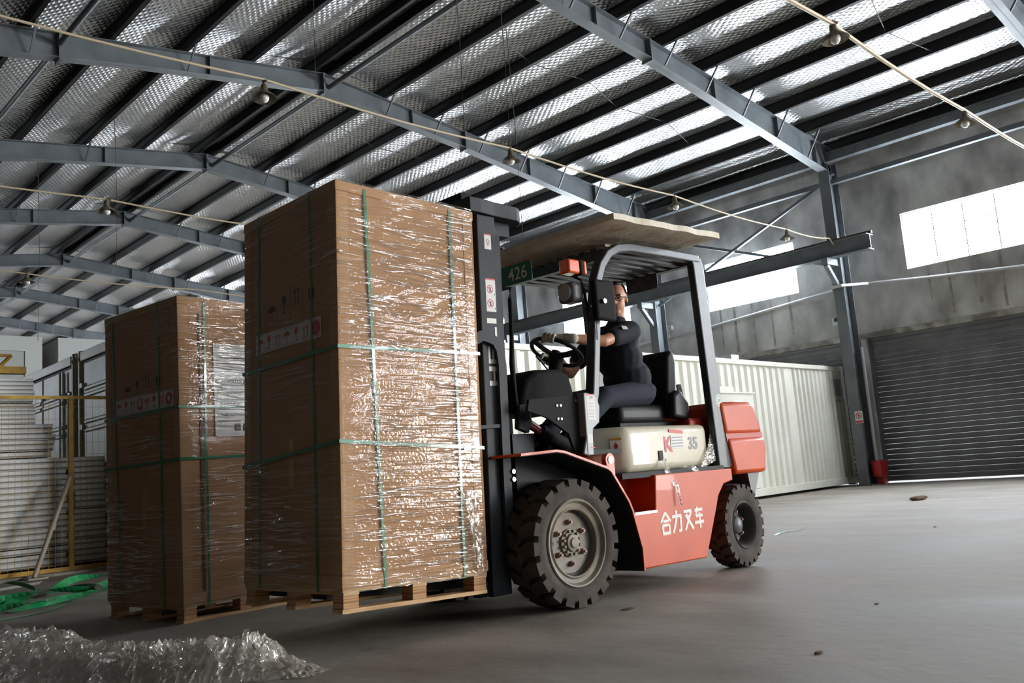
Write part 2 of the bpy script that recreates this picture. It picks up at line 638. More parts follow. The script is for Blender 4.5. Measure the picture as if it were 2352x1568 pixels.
pane_me = frame_me = None
for n, k in enumerate(range(-7, 8)):
    a = Yk(k) + 1.36
    W, H = 2.46, WZ1 - WZ0
    win = empty('window_%d' % (n + 1), (XW + 0.10, a, WZ0), kind='structure')
    tag(win, {-1: 'wide overexposed window at the right above the roller shutter', 0: 'overexposed window crossed by the crane girder', 1: 'overexposed window behind the forklift driver',
              2: 'overexposed window hidden behind the mast'}.get(k, 'overexposed daylight window high in the grey wall, out of view'))
    if frame_me is None:
        f = MB()
        for z in (0, H):
            f.box(-0.03, 0.03, 0, W, z - 0.025, z + 0.025)
        for y in (0, W):
            f.box(-0.03, 0.03, y - 0.025, y + 0.025, 0, H)
        frame_me = f.mesh('window_frame')
        g = MB()
        for i in (1, 2, 3):
            g.box(-0.02, 0.02, W * i / 4 - 0.01, W * i / 4 + 0.01, 0, H)
        g.box(-0.02, 0.02, 0, W, H * 0.62 - 0.008, H * 0.62 + 0.008)
        mull_me = g.mesh('mullion')
        pane_me = MB().box(-0.004, 0.004, 0.012, W / 4 - 0.012, 0.02, H * 0.62 - 0.01).mesh('pane')
        pane2_me = MB().box(-0.004, 0.004, 0.012, W / 4 - 0.012, H * 0.62 + 0.01, H - 0.02).mesh('pane')
        big_me = MB().box(-0.004, 0.004, 0.02, W - 0.02, 0.02, H - 0.02).mesh('pane')
    link('window_frame', frame_me, 'window_frame', win)
    if -1 <= k <= 3:
        link('mullion', mull_me, 'window_frame', win)
        for i in range(4):
            for me in (pane_me, pane2_me):
                p = link('pane', me, 'daylight_pane', win)
                p.location.y = W * i / 4
    else:
        link('pane', big_me, 'daylight_pane', win)

for n, k in enumerate((4, 5, 6)):  # unseen glowing windows added to brighten the far end from this side
    win = empty('window_%d' % (n + 16), (XL + 0.02, Yk(k) + 1.36, WZ0), kind='structure')
    tag(win, 'unseen window added in the opposite wall to light the hall')
    link('window_frame', frame_me, 'window_frame', win)
    link('pane', big_me, 'daylight_pane', win)

# --- roller shutters
prof = []
slat = MB()
P = 0.112
outl = [(0.0, 0.0), (-0.028, 0.018), (-0.036, P / 2), (-0.028, P - 0.018), (0.0, P - 0.001), (0.012, P - 0.001), (0.012, 0.0)]
slat.prism([(a * 0.7, b) for a, b in outl], 0, BAY - 0.12, axis='y')
slat_me = slat.mesh('slat')
for n, k in enumerate((-1, 0)):
    d = empty('door_%d' % (n + 1), (XW + 0.13, Yk(k) + 0.06, 0.035), kind='structure')
    tag(d, ('closed dark grey roller shutter to the side of the wide window', 'closed dark grey roller shutter half hidden behind the white container')[n])
    for i in range(28):
        s_ = link('slat', slat_me, 'shutter', d)
        s_.location.z = i * P
    MB().box(-0.05, 0.03, 0, 0.06, 0, 3.1).build('guide_rail', 'shutter', d)
    MB().box(-0.05, 0.03, BAY - 0.18, BAY - 0.12, 0, 3.1).build('guide_rail', 'shutter', d)

# --- the other walls
tag(MB().box(XL - 0.24, XL, YA, YB, 0, 7.4).build('wall_left', 'wall_dark'), 'plain plastered side wall', kind='structure')
tag(MB().box(XL, XW, YB, YB + 0.24, 0, 9).build('wall_back', 'concrete'), 'plain plastered gable wall at the far end', kind='structure')
mb = MB().box(XL, 4.2, YA - 0.24, YA, 0, 9).box(13.4, XW, YA - 0.24, YA, 0, 9).box(4.2, 13.4, YA - 0.24, YA, 4.9, 9)  # unseen gateway, added so sky light comes in from behind
tag(mb.build('wall_front', 'concrete'), 'plain plastered gable wall with a gateway added to let light in', kind='structure')

# --- purlins, foil, rafters
DS = [0.17, 1.42, 2.63, 3.84, 5.05, 6.26, 7.47, 8.68, 9.95]
PH = 0.22
ORD = ['ridge', 'first', 'second', 'third', 'fourth', 'fifth', 'sixth', 'seventh', 'eave']
for sgn, side in ((1, 'window'), (-1, 'far')):
    for i, d in enumerate(DS + ([] if sgn < 0 else [])):
        x = XR + sgn * d
        zt = z_top(x)
        m = MB()
        w = 0.075
        m.box(x - 0.004, x + 0.004, YA, YB, zt, zt + PH)
        m.box(x - w, x + 0.004, YA, YB, zt, zt + 0.006)
        m.box(x - w, x + 0.004, YA, YB, zt + PH - 0.006, zt + PH)
        m.box(x - w, x - w + 0.005, YA, YB, zt, zt + 0.02)
        p = m.build('roof_purlin', 'purlin')
        nm = ORD[min(i, 8)]
        tag(p, ('dark steel ridge purlin on the %s slope' % side) if i == 0 else 'dark steel purlin under silver foil, %s from the ridge on the %s slope' % (nm, side), kind='structure')

ceil = empty('ceiling', (0, 0, 0), kind='structure')
tag(ceil, 'silver quilted insulation foil lining the pitched roof')
random.seed(11)
for sgn in (1, -1):
    xs = [0.0] + DS + ([11.1] if sgn < 0 else [10.25])
    for i in range(len(xs) - 1):
        variants = []
        for v in range(3):
            NX, NY = 10, 30
            vs, fs = [], []
            off = random.uniform(0, 50)
            for a in range(NX + 1):
                for b in range(NY + 1):
                    u, t = a / NX, b / NY
                    x = sgn * (xs[i] + (xs[i + 1] - xs[i]) * u)
                    yy = BAY * t
                    edge = min(1, 6 * min(u, 1 - u)) * min(1, 8 * min(t, 1 - t))
                    sag = -0.035 * math.sin(math.pi * u) * edge
                    sag += 0.02 * noise.noise(Vector((x * 1.3 + off, yy * 1.1, i))) * edge
                    vs.append((x, yy, 8.52 + PH + 0.004 - SLOPE * abs(x) + sag))
            for a in range(NX):
                for b in range(NY):
                    q = a * (NY + 1) + b
                    fs.append((q, q + 1, q + NY + 2, q + NY + 1))
            me = bpy.data.meshes.new('foil_sheet')
            me.from_pydata(vs, [], fs)
            me.polygons.foreach_set('use_smooth', [True] * len(fs))
            variants.append(me)
        for k in range(-7, 8):
            o = link('foil_sheet', variants[(k + i) % 3], 'foil', ceil)
            o.location = (XR, Yk(k), 0)
roof = MB().prism([(XL - 0.4, z_top(XL) + 0.21), (XR, 8.52 + 0.22), (XW + 0.4, z_top(XW) + 0.21), (XW + 0.4, z_top(XW) + 0.27), (XR, 8.80), (XL - 0.4, z_top(XL) + 0.27)], YA - 0.3, YB + 0.3, 'y')
tag(roof.build('roof', 'steel'), 'corrugated roof deck above the foil', kind='structure')


def z_bot(x):
    d = abs(x - XR)
    return z_top(x) - (0.36 if d < 3.4 else 0.36 + (d - 3.4) * 0.037)


ORDB = {-1: 'nearest', 0: 'second', 1: 'third', 2: 'fourth', 3: 'fifth', 4: 'sixth', 5: 'seventh', 6: 'eighth', 7: 'ninth'}
raf_me = {}
xs = [XL + 0.1, 0.5, 5.44, XR, 12.24, 15.2, 18.62]
m = MB()
for i in range(len(xs) - 1):
    a, b = xs[i], xs[i + 1]
    m.prism([(a, z_bot(a)), (b, z_bot(b)), (b, z_top(b)), (a, z_top(a))], -0.006, 0.006, 'y')
    for zf, t in ((z_top, -0.012), (z_bot, 0.012)):
        m.prism([(a, zf(a)), (b, zf(b)), (b, zf(b) + t), (a, zf(a) + t)], -0.10, 0.10, 'y')
rafter_mesh = m.mesh('roof_beam')
m = MB()
for x in (4.2, XR, 12.3):
    m.box(x - 0.02, x + 0.02, -0.11, 0.11, z_bot(x) - 0.05, z_top(x))
plate_mesh = m.mesh('splice_plate')
stiff = MB()
for x in (6.6, 10.9, 14.2, 16.4, 17.9):
    stiff.box(x - 0.005, x + 0.005, -0.09, 0.09, z_bot(x), z_top(x))
stiff_mesh = stiff.mesh('web_stiffener')
fly = MB()
for d in DS[1:-1]:
    x = XR + d
    fly.bar((x, -0.08, z_bot(x) + 0.02), (x, -0.42, z_top(x) + 0.03), 0.03, 0.03)
for d in (2.63, 5.05):
    x = XR - d
    fly.bar((x, -0.08, z_bot(x) + 0.02), (x, -0.42, z_top(x) + 0.03), 0.03, 0.03)
fly_mesh = fly.mesh('fly_brace')
for k in range(-2, 8):
    o = link('roof_beam', rafter_mesh, 'steel')
    o.location.y = Yk(k) + (0.16 if k == -1 else 0)
    tag(o, '%s blue-grey steel roof beam across the hall, counted from the camera' % ORDB.get(k, 'very near'), kind='structure', group='roof beams')
    link('splice_plate', plate_mesh, 'steel', o)
    link('web_stiffener', stiff_mesh, 'steel', o)
    link('fly_brace', fly_mesh, 'steel', o)
# ridge tie tube and eave struts
tag(MB().cyl((XR + 0.16, YA, 8.30), (XR + 0.16, YB, 8.30), 0.045, seg=12).build('ridge_tie_beam', 'steel', smooth=True), 'round grey tie tube running under the ridge', kind='structure')
tag(MB().cyl((4.2, YA, z_bot(4.2) + 0.22), (4.2, YB, z_bot(4.2) + 0.22), 0.045, seg=12).build('roof_tie_beam', 'steel', smooth=True), 'round grey tie tube on the far slope', kind='structure')
tag(MB().box(18.42, 18.60, YA, YB, 7.03, 7.21).box(18.36, 18.66, YA, YB, 7.20, 7.215).build('eave_beam', 'steel'), 'dark eave strut along the top of the wall', kind='structure')
tag(MB().box(18.45, 18.57, YA, YB, 6.52, 6.62).build('wall_tie_beam', 'steel'), 'thin steel tie between the columns below the eave strut', kind='structure')

# --- columns with crane corbels
colm = MB().box(18.28, 18.30, -0.12, 0.12, 0, 6.95).box(18.66, 18.68, -0.12, 0.12, 0, 7.0).box(18.30, 18.66, -0.006, 0.006, 0, 7.0)
column_me = colm.mesh('steel_column')
base_me = MB().box(18.2, 18.78, -0.2, 0.2, 0, 0.02).mesh('base_plate')
corb = MB().box(17.80, 18.28, -0.07, 0.07, 4.66, 4.80).bar((17.86, 0, 4.66), (18.29, 0, 4.22), 0.09, 0.09)
corb_me = corb.mesh('corbel')
names = {-1: 'beside the wide window, mostly out of view', 0: 'with a warning sign beside the shutter', 1: 'behind the forklift driver', 2: 'behind the green number plate',
         3: 'hidden behind the mast', 4: 'further down the hall', 5: 'near the far end', 6: 'at the far end', 7: 'last before the gable'}
for k in range(-2, 8):
    o = link('steel_column', column_me, 'steel')
    o.location.y = Yk(k)
    tag(o, 'grey steel wall column ' + names.get(k, 'behind the camera'), kind='structure')
    link('base_plate', base_me, 'steel', o)
    if k >= 0:
        link('corbel', corb_me, 'steel', o)
# crane girder
g = MB()
g.box(17.88, 18.12, Yk(0) - 0.95, YB, 4.80, 4.815).box(17.85, 18.15, Yk(0) - 0.95, YB, 5.11, 5.125).box(17.99, 18.01, Yk(0) - 0.95, YB, 4.815, 5.11)
cg = g.build('crane_beam', 'steel')
tag(cg, 'long steel crane girder carried on the column corbels', kind='structure')
MB().box(17.97, 18.03, Yk(0) - 1.0, YB, 5.125, 5.185).build('crane_rail', 'rust', cg)
MB().box(18.15, 18.20, Yk(0) - 0.7, YB, 5.09, 5.14).build('cable_angle', 'steel', cg)
# wall bracing
tag(MB().bar((18.5, 9.0, 6.6), (18.5, 13.8, 4.75), 0.06, 0.06).build('wall_brace', 'steel'), 'slanting steel brace falling from the column head', kind='structure')
tag(MB().bar((18.55, 13.8, 6.5), (18.55, 9.05, 4.75), 0.06, 0.06).build('wall_brace', 'steel'), 'slanting steel brace rising away from the corbel', kind='structure')

# --- sag rods and hanging wires
for n, (k, dlist) in enumerate(((0, (1.42, 2.63, 3.84, 5.05, 6.26, 7.47)), (1, (1.42, 2.63, 3.84)), (-1, (5.05, 6.26, 7.47)))):
    pts = []
    for i, d in enumerate(dlist):
        x = XR + d
        pts.append((x, Yk(k) + (1.7 if i % 2 == 0 else 2.0), z_top(x) + 0.05))
    tag(MB().tube(pts, 0.008, 6).build('sag_rod', 'wire'), 'thin steel rod tying the purlins in the %s bay' % ('first full', 'second full', 'nearest')[n], kind='structure')
WI = [('thin wire hanging from the roof above the load', 7.4, 8.3, 5.2), ('thin wire hanging from the roof to the middle lamp', 8.5, 8.6, 5.35),
      ('thin wire hanging from the ridge to the lamp cable', 5.4, 8.6, 5.4), ('thin wire hanging left of the green number plate', 10.4, 10.4, 4.7),
      ('thin wire hanging over the farther carton', 6.3, 17.4, 5.3), ('thin wire hanging above the olive container', 5.7, 20.2, 4.3)]
for (lab, x, y, z0) in WI:
    tag(MB().tube([(x, y, z0), (x + 0.03, y, (z0 + 8) / 2), (x, y, z_top(x) + 0.19)], 0.006, 6).build('hanging_wire', 'wire'), lab, 'wire', 'wires hanging from the roof')


# ================================================================== LAMPS ON CABLES
def make_lamp():
    root = empty('pendant_lamp')
    MB().lathe([(0.03, 0.0), (0.05, -0.02), (0.055, -0.10), (0.075, -0.13), (0.19, -0.23), (0.195, -0.24), (0.185, -0.235), (0.07, -0.135), (0.045, -0.11)], (0, 0, 0), 24, 'z').build('lamp_shade', 'enamel', root, 45)
    MB().cyl((0, 0, 0.06), (0, 0, -0.02), 0.028, seg=12).cyl((0, 0, 0.06), (0.09, 0, 0.03), 0.018, seg=10).build('lamp_holder', 'enamel', root, 40)
    MB().cyl((0, 0, -0.09), (0, 0, -0.16), 0.03, 0.04, 12).ball((0, 0, -0.22), 0.075, 0.075, 0.085).build('bulb', 'bulb', root, 60)
    return root


lamp = make_lamp()
first = True


def place_lamp(x, y, z, lab):
    global first
    o = lamp if first else copy_tree(lamp)
    first = False
    o.location = (x, y, z)
    o.rotation_euler = (random.uniform(-0.08, 0.08), random.uniform(-0.08, 0.08), random.uniform(0, 6))
    o.scale = (0.72, 0.72, 0.72)
    tag(o, lab, 'lamp', 'bell lamps strung on cables')


def cable(name, pts, lab, r=0.014):
    dense = []
    for i in range(len(pts) - 1):
        a, b = Vector(pts[i]), Vector(pts[i + 1])
        for t in range(6):
            f = t / 6
            p = a.lerp(b, f)
            p.z -= 0.05 * math.sin(math.pi * f)
            dense.append(p)
    dense.append(Vector(pts[-1]))
    tag(MB().tube(dense, r, 8).build(name, 'conduit', None, True), lab, 'cable', 'cables carrying the lamps')


cable('lamp_cable', [(1.0, 3.9, 5.22), (4.9, 3.9, 5.2), (8.62, 3.9, 5.13), (12.22, 3.9, 5.0), (15.9, 3.9, 5.0), (18.3, 3.9, 5.0)], 'pale lamp cable crossing the upper corner above the wide window', 0.022)
place_lamp(8.66, 3.9, 5.12, 'bell lamp with white bulb nearest the camera, below the bright foil')
place_lamp(12.15, 3.9, 4.98, 'bell lamp above the wide window on the pale cable')
cable('lamp_cable', [(0.9, 8.6, 5.30), (4.74, 8.6, 5.33), (8.49, 8.6, 5.28), (12.26, 8.6, 5.20), (15.87, 8.6, 5.10), (17.7, 8.65, 5.16), (18.26, 8.78, 5.1)], 'thin lamp cable stretched from the upper corner to the wall column')
for (x, lab) in ((4.74, 'bell lamp with white bulb under the second roof beam, above the farther carton'), (8.49, 'bell lamp hanging above the mast of the forklift'),
                 (12.26, 'bell lamp just above the pale board of the forklift'), (15.87, 'small bell lamp against the window beside the crane girder')):
    place_lamp(x, 8.6, 5.27 - max(0, x - 8) * 0.024, lab)
cable('lamp_cable', [(0.9, 13.6, 5.38), (4.79, 13.6, 5.36), (8.5, 13.6, 5.3), (12.3, 13.6, 5.2)], 'thin lamp cable passing behind the wrapped cartons')
place_lamp(4.79, 13.6, 5.33, 'bell lamp under the fourth roof beam behind the front carton')
cable('lamp_cable', [(0.9, 18.6, 5.36), (4.6, 18.6, 5.34), (8.5, 18.6, 5.3), (12.3, 18.6, 5.2)], 'thin lamp cable farthest down the hall')
place_lamp(5.05, 18.6, 5.32, 'small bell lamp above the white site cabins')

# ================================================================== THINGS ON THE WALL
mb = MB()
pts = [(19.04, 3.0, 3.93), (19.04, 5.5, 4.0), (19.04, 7.4, 4.17), (18.9, 8.5, 4.27), (18.2, 8.78, 4.22), (18.2, 8.98, 4.22), (18.9, 9.3, 4.27), (19.04, 10.4, 4.22), (19.04, 12.9, 4.03), (19.04, 15, 3.95), (19.04, 18.5, 3.9)]
tag(mb.tube(pts, 0.035, 8).build('wall_pipe', 'wall_pipe', None, True), 'white pipe sagging along the wall below the windows', 'pipe')
tag(MB().cyl((18.62, 8.71, 2.9), (18.62, 8.71, 0.505), 0.035, seg=12).build('drain_pipe', 'wall_pipe', None, True), 'white upright pipe beside the column and red cabinet', 'pipe')
rs = empty('riser_pipe', (19.0, 13.95, 0), label='short white upright pipe with a round cap on the wall behind the driver', cat='pipe')
MB().cyl((0, 0, 3.95), (0, 0, 4.3), 0.035, seg=12).build('pipe_body', 'wall_pipe', rs, True)
MB().cyl((-0.03, -0.16, 4.22), (-0.03, -0.1, 4.22), 0.06, seg=14).cyl((0, -0.1, 4.22), (0, 0, 4.22), 0.02, seg=8).build('pipe_cap', 'wall_pipe', rs, True)
MBX = empty('fire_cabinet', (18.62, 8.66, 0), label='small red metal cabinet standing at the column foot', cat='cabinet')
MB().prism([(-0.16, 0.17), (0.16, 0.17), (0.16, 0.5), (-0.16, 0.5)], -0.1, 0.1, 'y').build('cabinet_body', 'red', MBX, bevel=0.01)
MB().box(-0.04, 0.1, -0.08, 0.08, 0, 0.18).build('cabinet_leg', 'red', MBX)
MB().box(-0.12, 0.12, -0.112, -0.1, 0.2, 0.47).build('cabinet_door', 'red', MBX)
MB().box(-0.165, -0.16, -0.07, 0.07, 0.22, 0.44).build('cabinet_window', 'sign_red', MBX)
sg = empty('warning_sign', (18.275, 8.80, 1.42), label='white and red warning notice on the steel column', cat='sign')
MB().box(-0.004, 0.0, -0.085, 0.085, -0.125, 0.125).build('sign_board', 'sign_white', sg)
polys = ring(0, 0.03, 0.05, 0.065) + [stroke((-0.04, 0.07), (0.04, -0.01), 0.014), rect(-0.075, -0.115, 0.075, -0.075)]
link('sign_print', decal(polys, (-0.0055, 0, 0), (0, -1, 0), (0, 0, 1)), 'sign_red', sg)
link('sign_symbol', decal([disc(0, 0.03, 0.022)], (-0.005, 0, 0), (0, -1, 0), (0, 0, 1)), 'sign_black', sg)
s2 = empty('notice_strip', (18.69, 8.755, 1.15), label='narrow red and white notice on the column side', cat='sign')
MB().box(-0.03, 0.03, -0.002, 0.002, -0.2, 0.2).build('sign_board', 'sign_white', s2)
MB().box(-0.03, 0.03, -0.004, -0.002, 0.08, 0.2).build('sign_band', 'sign_red', s2)
MB().box(-0.015, 0.015, -0.004, -0.002, -0.17, 0.05).build('sign_print', 'sign_red', s2)
sw = empty('switch_box', (19.04, 9.39, 3.6), label='small white switch box on the wall above the shutter', cat='box')
MB().box(-0.03, 0.06, -0.10, 0.10, -0.09, 0.09).build('box_body', 'sign_white', sw, bevel=0.01)
MB().box(-0.05, -0.03, -0.03, 0.03, 0.0, 0.07).build('switch_lever', 'sign_black', sw)


# ================================================================== CONTAINERS
def corrugated(mb, L, H, z0, y, n, depth, margin=0.12, skip=None):
    """vertical trapezoid ribs on a wall along x from 0..L at y, towards +y"""
    pitch = (L - 2 * margin) / n
    pts = [(0, y)]
    for i in range(n):
        x = margin + i * pitch
        pts += [(x, y), (x + pitch * 0.22, y + depth), (x + pitch * 0.5, y + depth), (x + pitch * 0.72, y)]
    pts.append((L, y))
    vs = [(p[0], p[1], z0) for p in pts] + [(p[0], p[1], z0 + H) for p in pts]
    k = len(pts)
    mb.add(vs, [(i, i + 1, k + i + 1, k + i) for i in range(k - 1)])


cA = math.atan2(0.0476, 0.9989)
LC = 11.9
C = empty('shipping_container', (18.86 - LC * math.cos(cA), 9.30 - LC * math.sin(cA), 0), cA, 'long white shipping container standing behind the forklift', 'container')
m = MB()
corrugated(m, 9.4 - 0.08, 2.32, 0.16, 0.035, 38, 0.036)
W1 = m.build('side_panel', 'container_white', C)
m = MB()
corrugated(m, LC - 9.4 - 0.16 + 0.001, 2.32, 0.16, 0.035, 11, 0.036)
o = m.build('side_panel', 'container_white', C)
o.location.x = 9.4
W1.location.x = 0.08
for x0, x1 in ((0, 0.12), (LC - 0.12, LC)):
    MB().box(x0, x1, 0.0, 0.12, 0.14, 2.5).build('corner_post', 'container_white', C, bevel=0.02)
    for z in (0.02, 2.46):
        MB().box(x0 - 0.004, x1 + 0.004, -0.004, 0.16, z, z + 0.12).build('corner_casting', 'container_white', C, bevel=0.012)
MB().box(0.1, LC - 0.1, 0.0, 0.06, 2.47, 2.56).build('top_rail', 'container_white', C, bevel=0.01)
MB().box(0.1, LC - 0.1, 0.0, 0.06, 0.05, 0.19).build('bottom_rail', 'container_white', C, bevel=0.01)
MB().box(0, LC, 0.05, 2.4, 2.52, 2.56).build('roof_panel', 'container_white', C)
MB().box(0, LC, 2.36, 2.4, 0.1, 2.52).build('back_panel', 'container_white', C)
MB().box(LC - 0.04, LC - 0.005, 0.06, 2.38, 0.1, 2.52).build('end_panel', 'container_white', C)
MB().box(0.005, 0.04, 0.06, 2.38, 0.1, 2.52).build('end_panel', 'container_white', C)
MB().box(0, LC, 0.06, 2.36, 0.08, 0.14).build('floor_panel', 'dark', C)
vg = MB().box(LC - 0.55, LC - 0.12, 0.02, 0.05, 1.9, 2.3).build('vent_frame', 'container_white', C)
for i in range(9):
    MB().box(LC - 0.53, LC - 0.14, 0.012, 0.022, 1.915 + i * 0.042, 1.95 + i * 0.042).build('vent_louvre', 'grille', vg)
for i in range(4):
    MB().box(LC - 0.5 + i * 0.09, LC - 0.45 + i * 0.09, 0.025, 0.04, 1.80, 1.82).build('vent_slot', 'grille', C)
df = MB().box(LC - 5.3, LC - 4.05, 0.02, 0.09, 0.2, 1.93).build('side_door', 'container_white', C)
MB().box(LC - 5.34, LC - 4.0, -0.01, 0.05, 1.93, 1.955).build('drip_rail', 'container_white', df)
for (px, nm) in ((6.3, 'side_door'), (1.6, 'side_door')):
    MB().box(px, px + 0.9, 0.02, 0.09, 0.2, 2.05).build(nm, 'container_white', C)
# roof socket box on the container and a small wall pipe elbow above it
MB().box(7.35, 7.62, 0.08, 0.3, 2.56, 2.66).build('roof_box', 'cabin_white', C)

def olive(name, y0, y1, lab):
    c = empty(name, (4.42, y0, 0.14), label=lab, cat='container', group='olive containers along the far side')
    L, H, Wd = y1 - y0, 2.9, 2.42
    for y in (0, L):
        sy = 1 if y == 0 else -1
        for x in (0, Wd):
            sx = 1 if x == 0 else -1
            post = MB().cyl((x + sx * 0.09, y + sy * 0.09, 0), (x + sx * 0.09, y + sy * 0.09, H), 0.09, seg=20).build('corner_post', 'container_olive', c, 50)
            if x == 0:
                MB().cyl((-0.004, y + sy * 0.09, H - 0.12), (0.02, y + sy * 0.09, H - 0.12), 0.03, seg=12).build('casting_hole', 'gasket', post)
    MB().box(0.0, 0.1, 0.16, L - 0.16, H - 0.16, H - 0.02).build('top_rail', 'container_olive', c, bevel=0.01)
    MB().box(0.0, 0.1, 0.16, L - 0.16, 0, 0.16).build('bottom_rail', 'container_olive', c, bevel=0.01)
    MB().box(0.02, Wd, 0.02, L - 0.02, H - 0.06, H - 0.03).build('roof_panel', 'container_olive', c)
    MB().box(Wd - 0.05, Wd - 0.02, 0.1, L - 0.1, 0.05, H - 0.05).build('back_panel', 'container_olive', c)
    MB().box(0.1, Wd - 0.1, 0.03, 0.06, 0.05, H - 0.05).build('end_panel', 'container_olive', c)
    MB().box(0.1, Wd - 0.1, L - 0.06, L - 0.03, 0.05, H - 0.05).build('end_panel', 'container_olive', c)
    MB().box(0.05, Wd, 0.1, L - 0.1, -0.14, 0.04).build('base_frame', 'gasket', c)
    nd = max(2, round((L - 0.36) / 1.35))
    dw = (L - 0.36) / nd
    for i in range(nd):
        a = 0.18 + i * dw
        d = MB().box(0.035, 0.07, a + 0.03, a + dw - 0.03, 0.2, H - 0.2).build('side_door', 'container_door', c)
        g = MB()
        g.box(0.03, 0.06, a + 0.005, a + 0.03, 0.18, H - 0.18).box(0.03, 0.06, a + dw - 0.03, a + dw - 0.005, 0.18, H - 0.18).box(0.03, 0.06, a, a + dw, H - 0.2, H - 0.17).box(0.03, 0.06, a, a + dw, 0.17, 0.2)
        g.build('door_gasket', 'gasket', d)
        for z in (0.5, 0.62, 1.1, 1.22, 1.7, 1.82, 2.2, 2.3):
            MB().prism([(0.035, z), (0.018, z + 0.02), (0.018, z + 0.05), (0.035, z + 0.07)], a + 0.08, a + dw - 0.08, 'y').build('door_rib', 'container_door', d)
        for z in (0.45, 1.15, 1.75, 2.35):
            MB().box(-0.005, 0.04, a + dw - 0.05, a + dw + 0.05, z, z + 0.07).build('hinge', 'cabin_white', d)
        if i == 0:
            for yy in (a + 0.3, a + 0.45):
                MB().cyl((0.0, yy, 0.1), (0.0, yy, H - 0.22), 0.017, seg=8).build('lock_bar', 'cabin_white', d)
    return c


olive('olive_container', 13.93, 19.95, 'olive container with black door seals, farther of the two')
olive('olive_container', 10.95, 13.83, 'short olive container with hinged side doors beside the farther carton')


def cabin(x0, z0, lab):
    c = empty('site_cabin', (x0, 26.0, z0), label=lab, cat='cabin', group='white cabins stacked at the back')
    MB().box(0.02, 2.40, 0.03, 6, 0, 2.68).build('cabin_body', 'cabin_panel', c)
    for (a, b, z, z1) in ((0, 0.42, 0, 2.7), (2.0, 2.42, 0, 2.7), (0.42, 2.0, 2.3, 2.7), (0.42, 2.0, 0, 0.2)):
        MB().box(a, b, -0.02, 0.04, z, z1).build('frame_panel', 'cabin_white', c)
    MB().box(0.44, 1.98, 0.0, 0.03, 0.22, 2.28).build('door_panel', 'cabin_panel', c)
    return c


cabin(5.02, 0, 'white site cabin at the bottom of the left stack')
cabin(5.02, 2.71, 'white site cabin above the panel piles, left of the dark gap')
cabin(7.84, 0, 'white site cabin at the bottom of the right stack')
cabin(7.84, 2.71, 'white site cabin above the olive container, right of the dark gap')

# ================================================================== FENCE AND PANEL PILES
FY = 12.15
fence = empty('mesh_fence', (0, 0, 0), label='yellow steel frame fence with fine wire mesh', cat='fence')
fx0, fx1, fz0, fz1 = 1.4, 4.34, 0.06, 2.18
MB().bar((fx0, FY, fz1), (fx1, FY, fz1), 0.04, 0.04).build('top_rail', 'yellow', fence)
MB().bar((fx0, FY, fz0), (fx1, FY, fz0), 0.04, 0.05).build('bottom_rail', 'yellow', fence)
for x in (1.4, 3.81, 4.32):
    MB().box(x - 0.025, x + 0.025, FY - 0.025, FY + 0.025, 0.036, fz1).build('fence_post', 'yellow', fence)
m = MB()
x = fx0 + 0.05
while x < fx1:
    m.bar((x, FY, fz0), (x, FY, fz1), 0.003, 0.003)
    x += 0.075
z = fz0 + 0.05
while z < fz1:
    m.bar((fx0, FY, z), (fx1, FY, z), 0.003, 0.003)
    z += 0.15
tag(m.build('wire_mesh', 'yellow', fence), kind='stuff')
pp = empty('prop_pole', (0, 0, 0), label='pale pole propped slantwise against the yellow fence', cat='pole')
MB().cyl((3.30, 11.84, 0.02), (3.78, 12.085, 1.18), 0.028, seg=12).build('shaft', 'pole', pp, True)
MB().cyl((3.53, 11.97, 0.55), (3.555, 11.98, 0.62), 0.038, seg=12).build('collar', 'pole', pp, True)
MB().box(3.20, 3.42, 11.70, 11.945, 0, 0.02).build('foot_plate', 'pole', pp)
tag(MB().box(1.0, 4.36, 11.95, 14.2, 0, 0.035).build('concrete_plinth', 'plinth'), 'low pale concrete plinth under the panel piles', 'plinth')
random.seed(5)
pan = {}


def panel_pile(x0, x1, y0, y1, z0, n, t, lab, grp, jitter=0.02, gap_chance=0.12):
    z = z0
    L, W = x1 - x0, y1 - y0
    key = (round(L, 2), round(W, 2), t)
    if key not in pan:
        top = MB().box(0, L, 0, W, t - 0.006, t).box(0, L, 0, W, 0, 0.006).box(0, L, 0, 0.004, t * 0.36, t).mesh('panel_skin')
        core = MB().box(0.005, L - 0.005, 0.006, W - 0.005, 0.006, t - 0.006).mesh('panel_core')
        pan[key] = (top, core)
    for i in range(n):
        o = link('sandwich_panel', pan[key][0], 'panel_skin')
        o.location = (x0 + random.uniform(-jitter, jitter), y0 + random.uniform(-jitter, jitter), z)
        link('core', pan[key][1], 'panel_core', o)
        tag(o, lab, 'panel', grp)
        z += t + (0.014 if random.random() < gap_chance else 0.002)
    return z


for (x0, x1, lab, grp) in ((3.93, 4.33, 'short white sandwich panel in the pile between fence post and farther carton', 'right pile of panels behind the fence'),
                           (1.5, 3.86, 'long white sandwich panel in the lower pile behind the fence', 'lower pile of panels behind the fence')):
    MB_ = MB()
    for xx in ((x0 + 0.05, x1 - 0.15) if x1 - x0 < 1 else (x0 + 0.2, (x0 + x1) / 2, x1 - 0.3)):
        tag(MB().box(xx, xx + 0.1, 12.5, 13.9, 0.035, 0.105).build('timber_bearer', 'rust'), 'brown timber bearer under the %s panels' % ('short' if x1 - x0 < 1 else 'long'), 'timber', 'bearers under the panels')
    ze = panel_pile(x0, x1, 12.42, 14.0, 0.105, 18, 0.071, lab, grp)
panel_pile(1.4, 3.72, 12.5, 14.0, ze + 0.02, 6, 0.066, 'white sandwich panel in the middle pile stepping back on the lower pile', 'middle pile of panels behind the fence', 0.03)
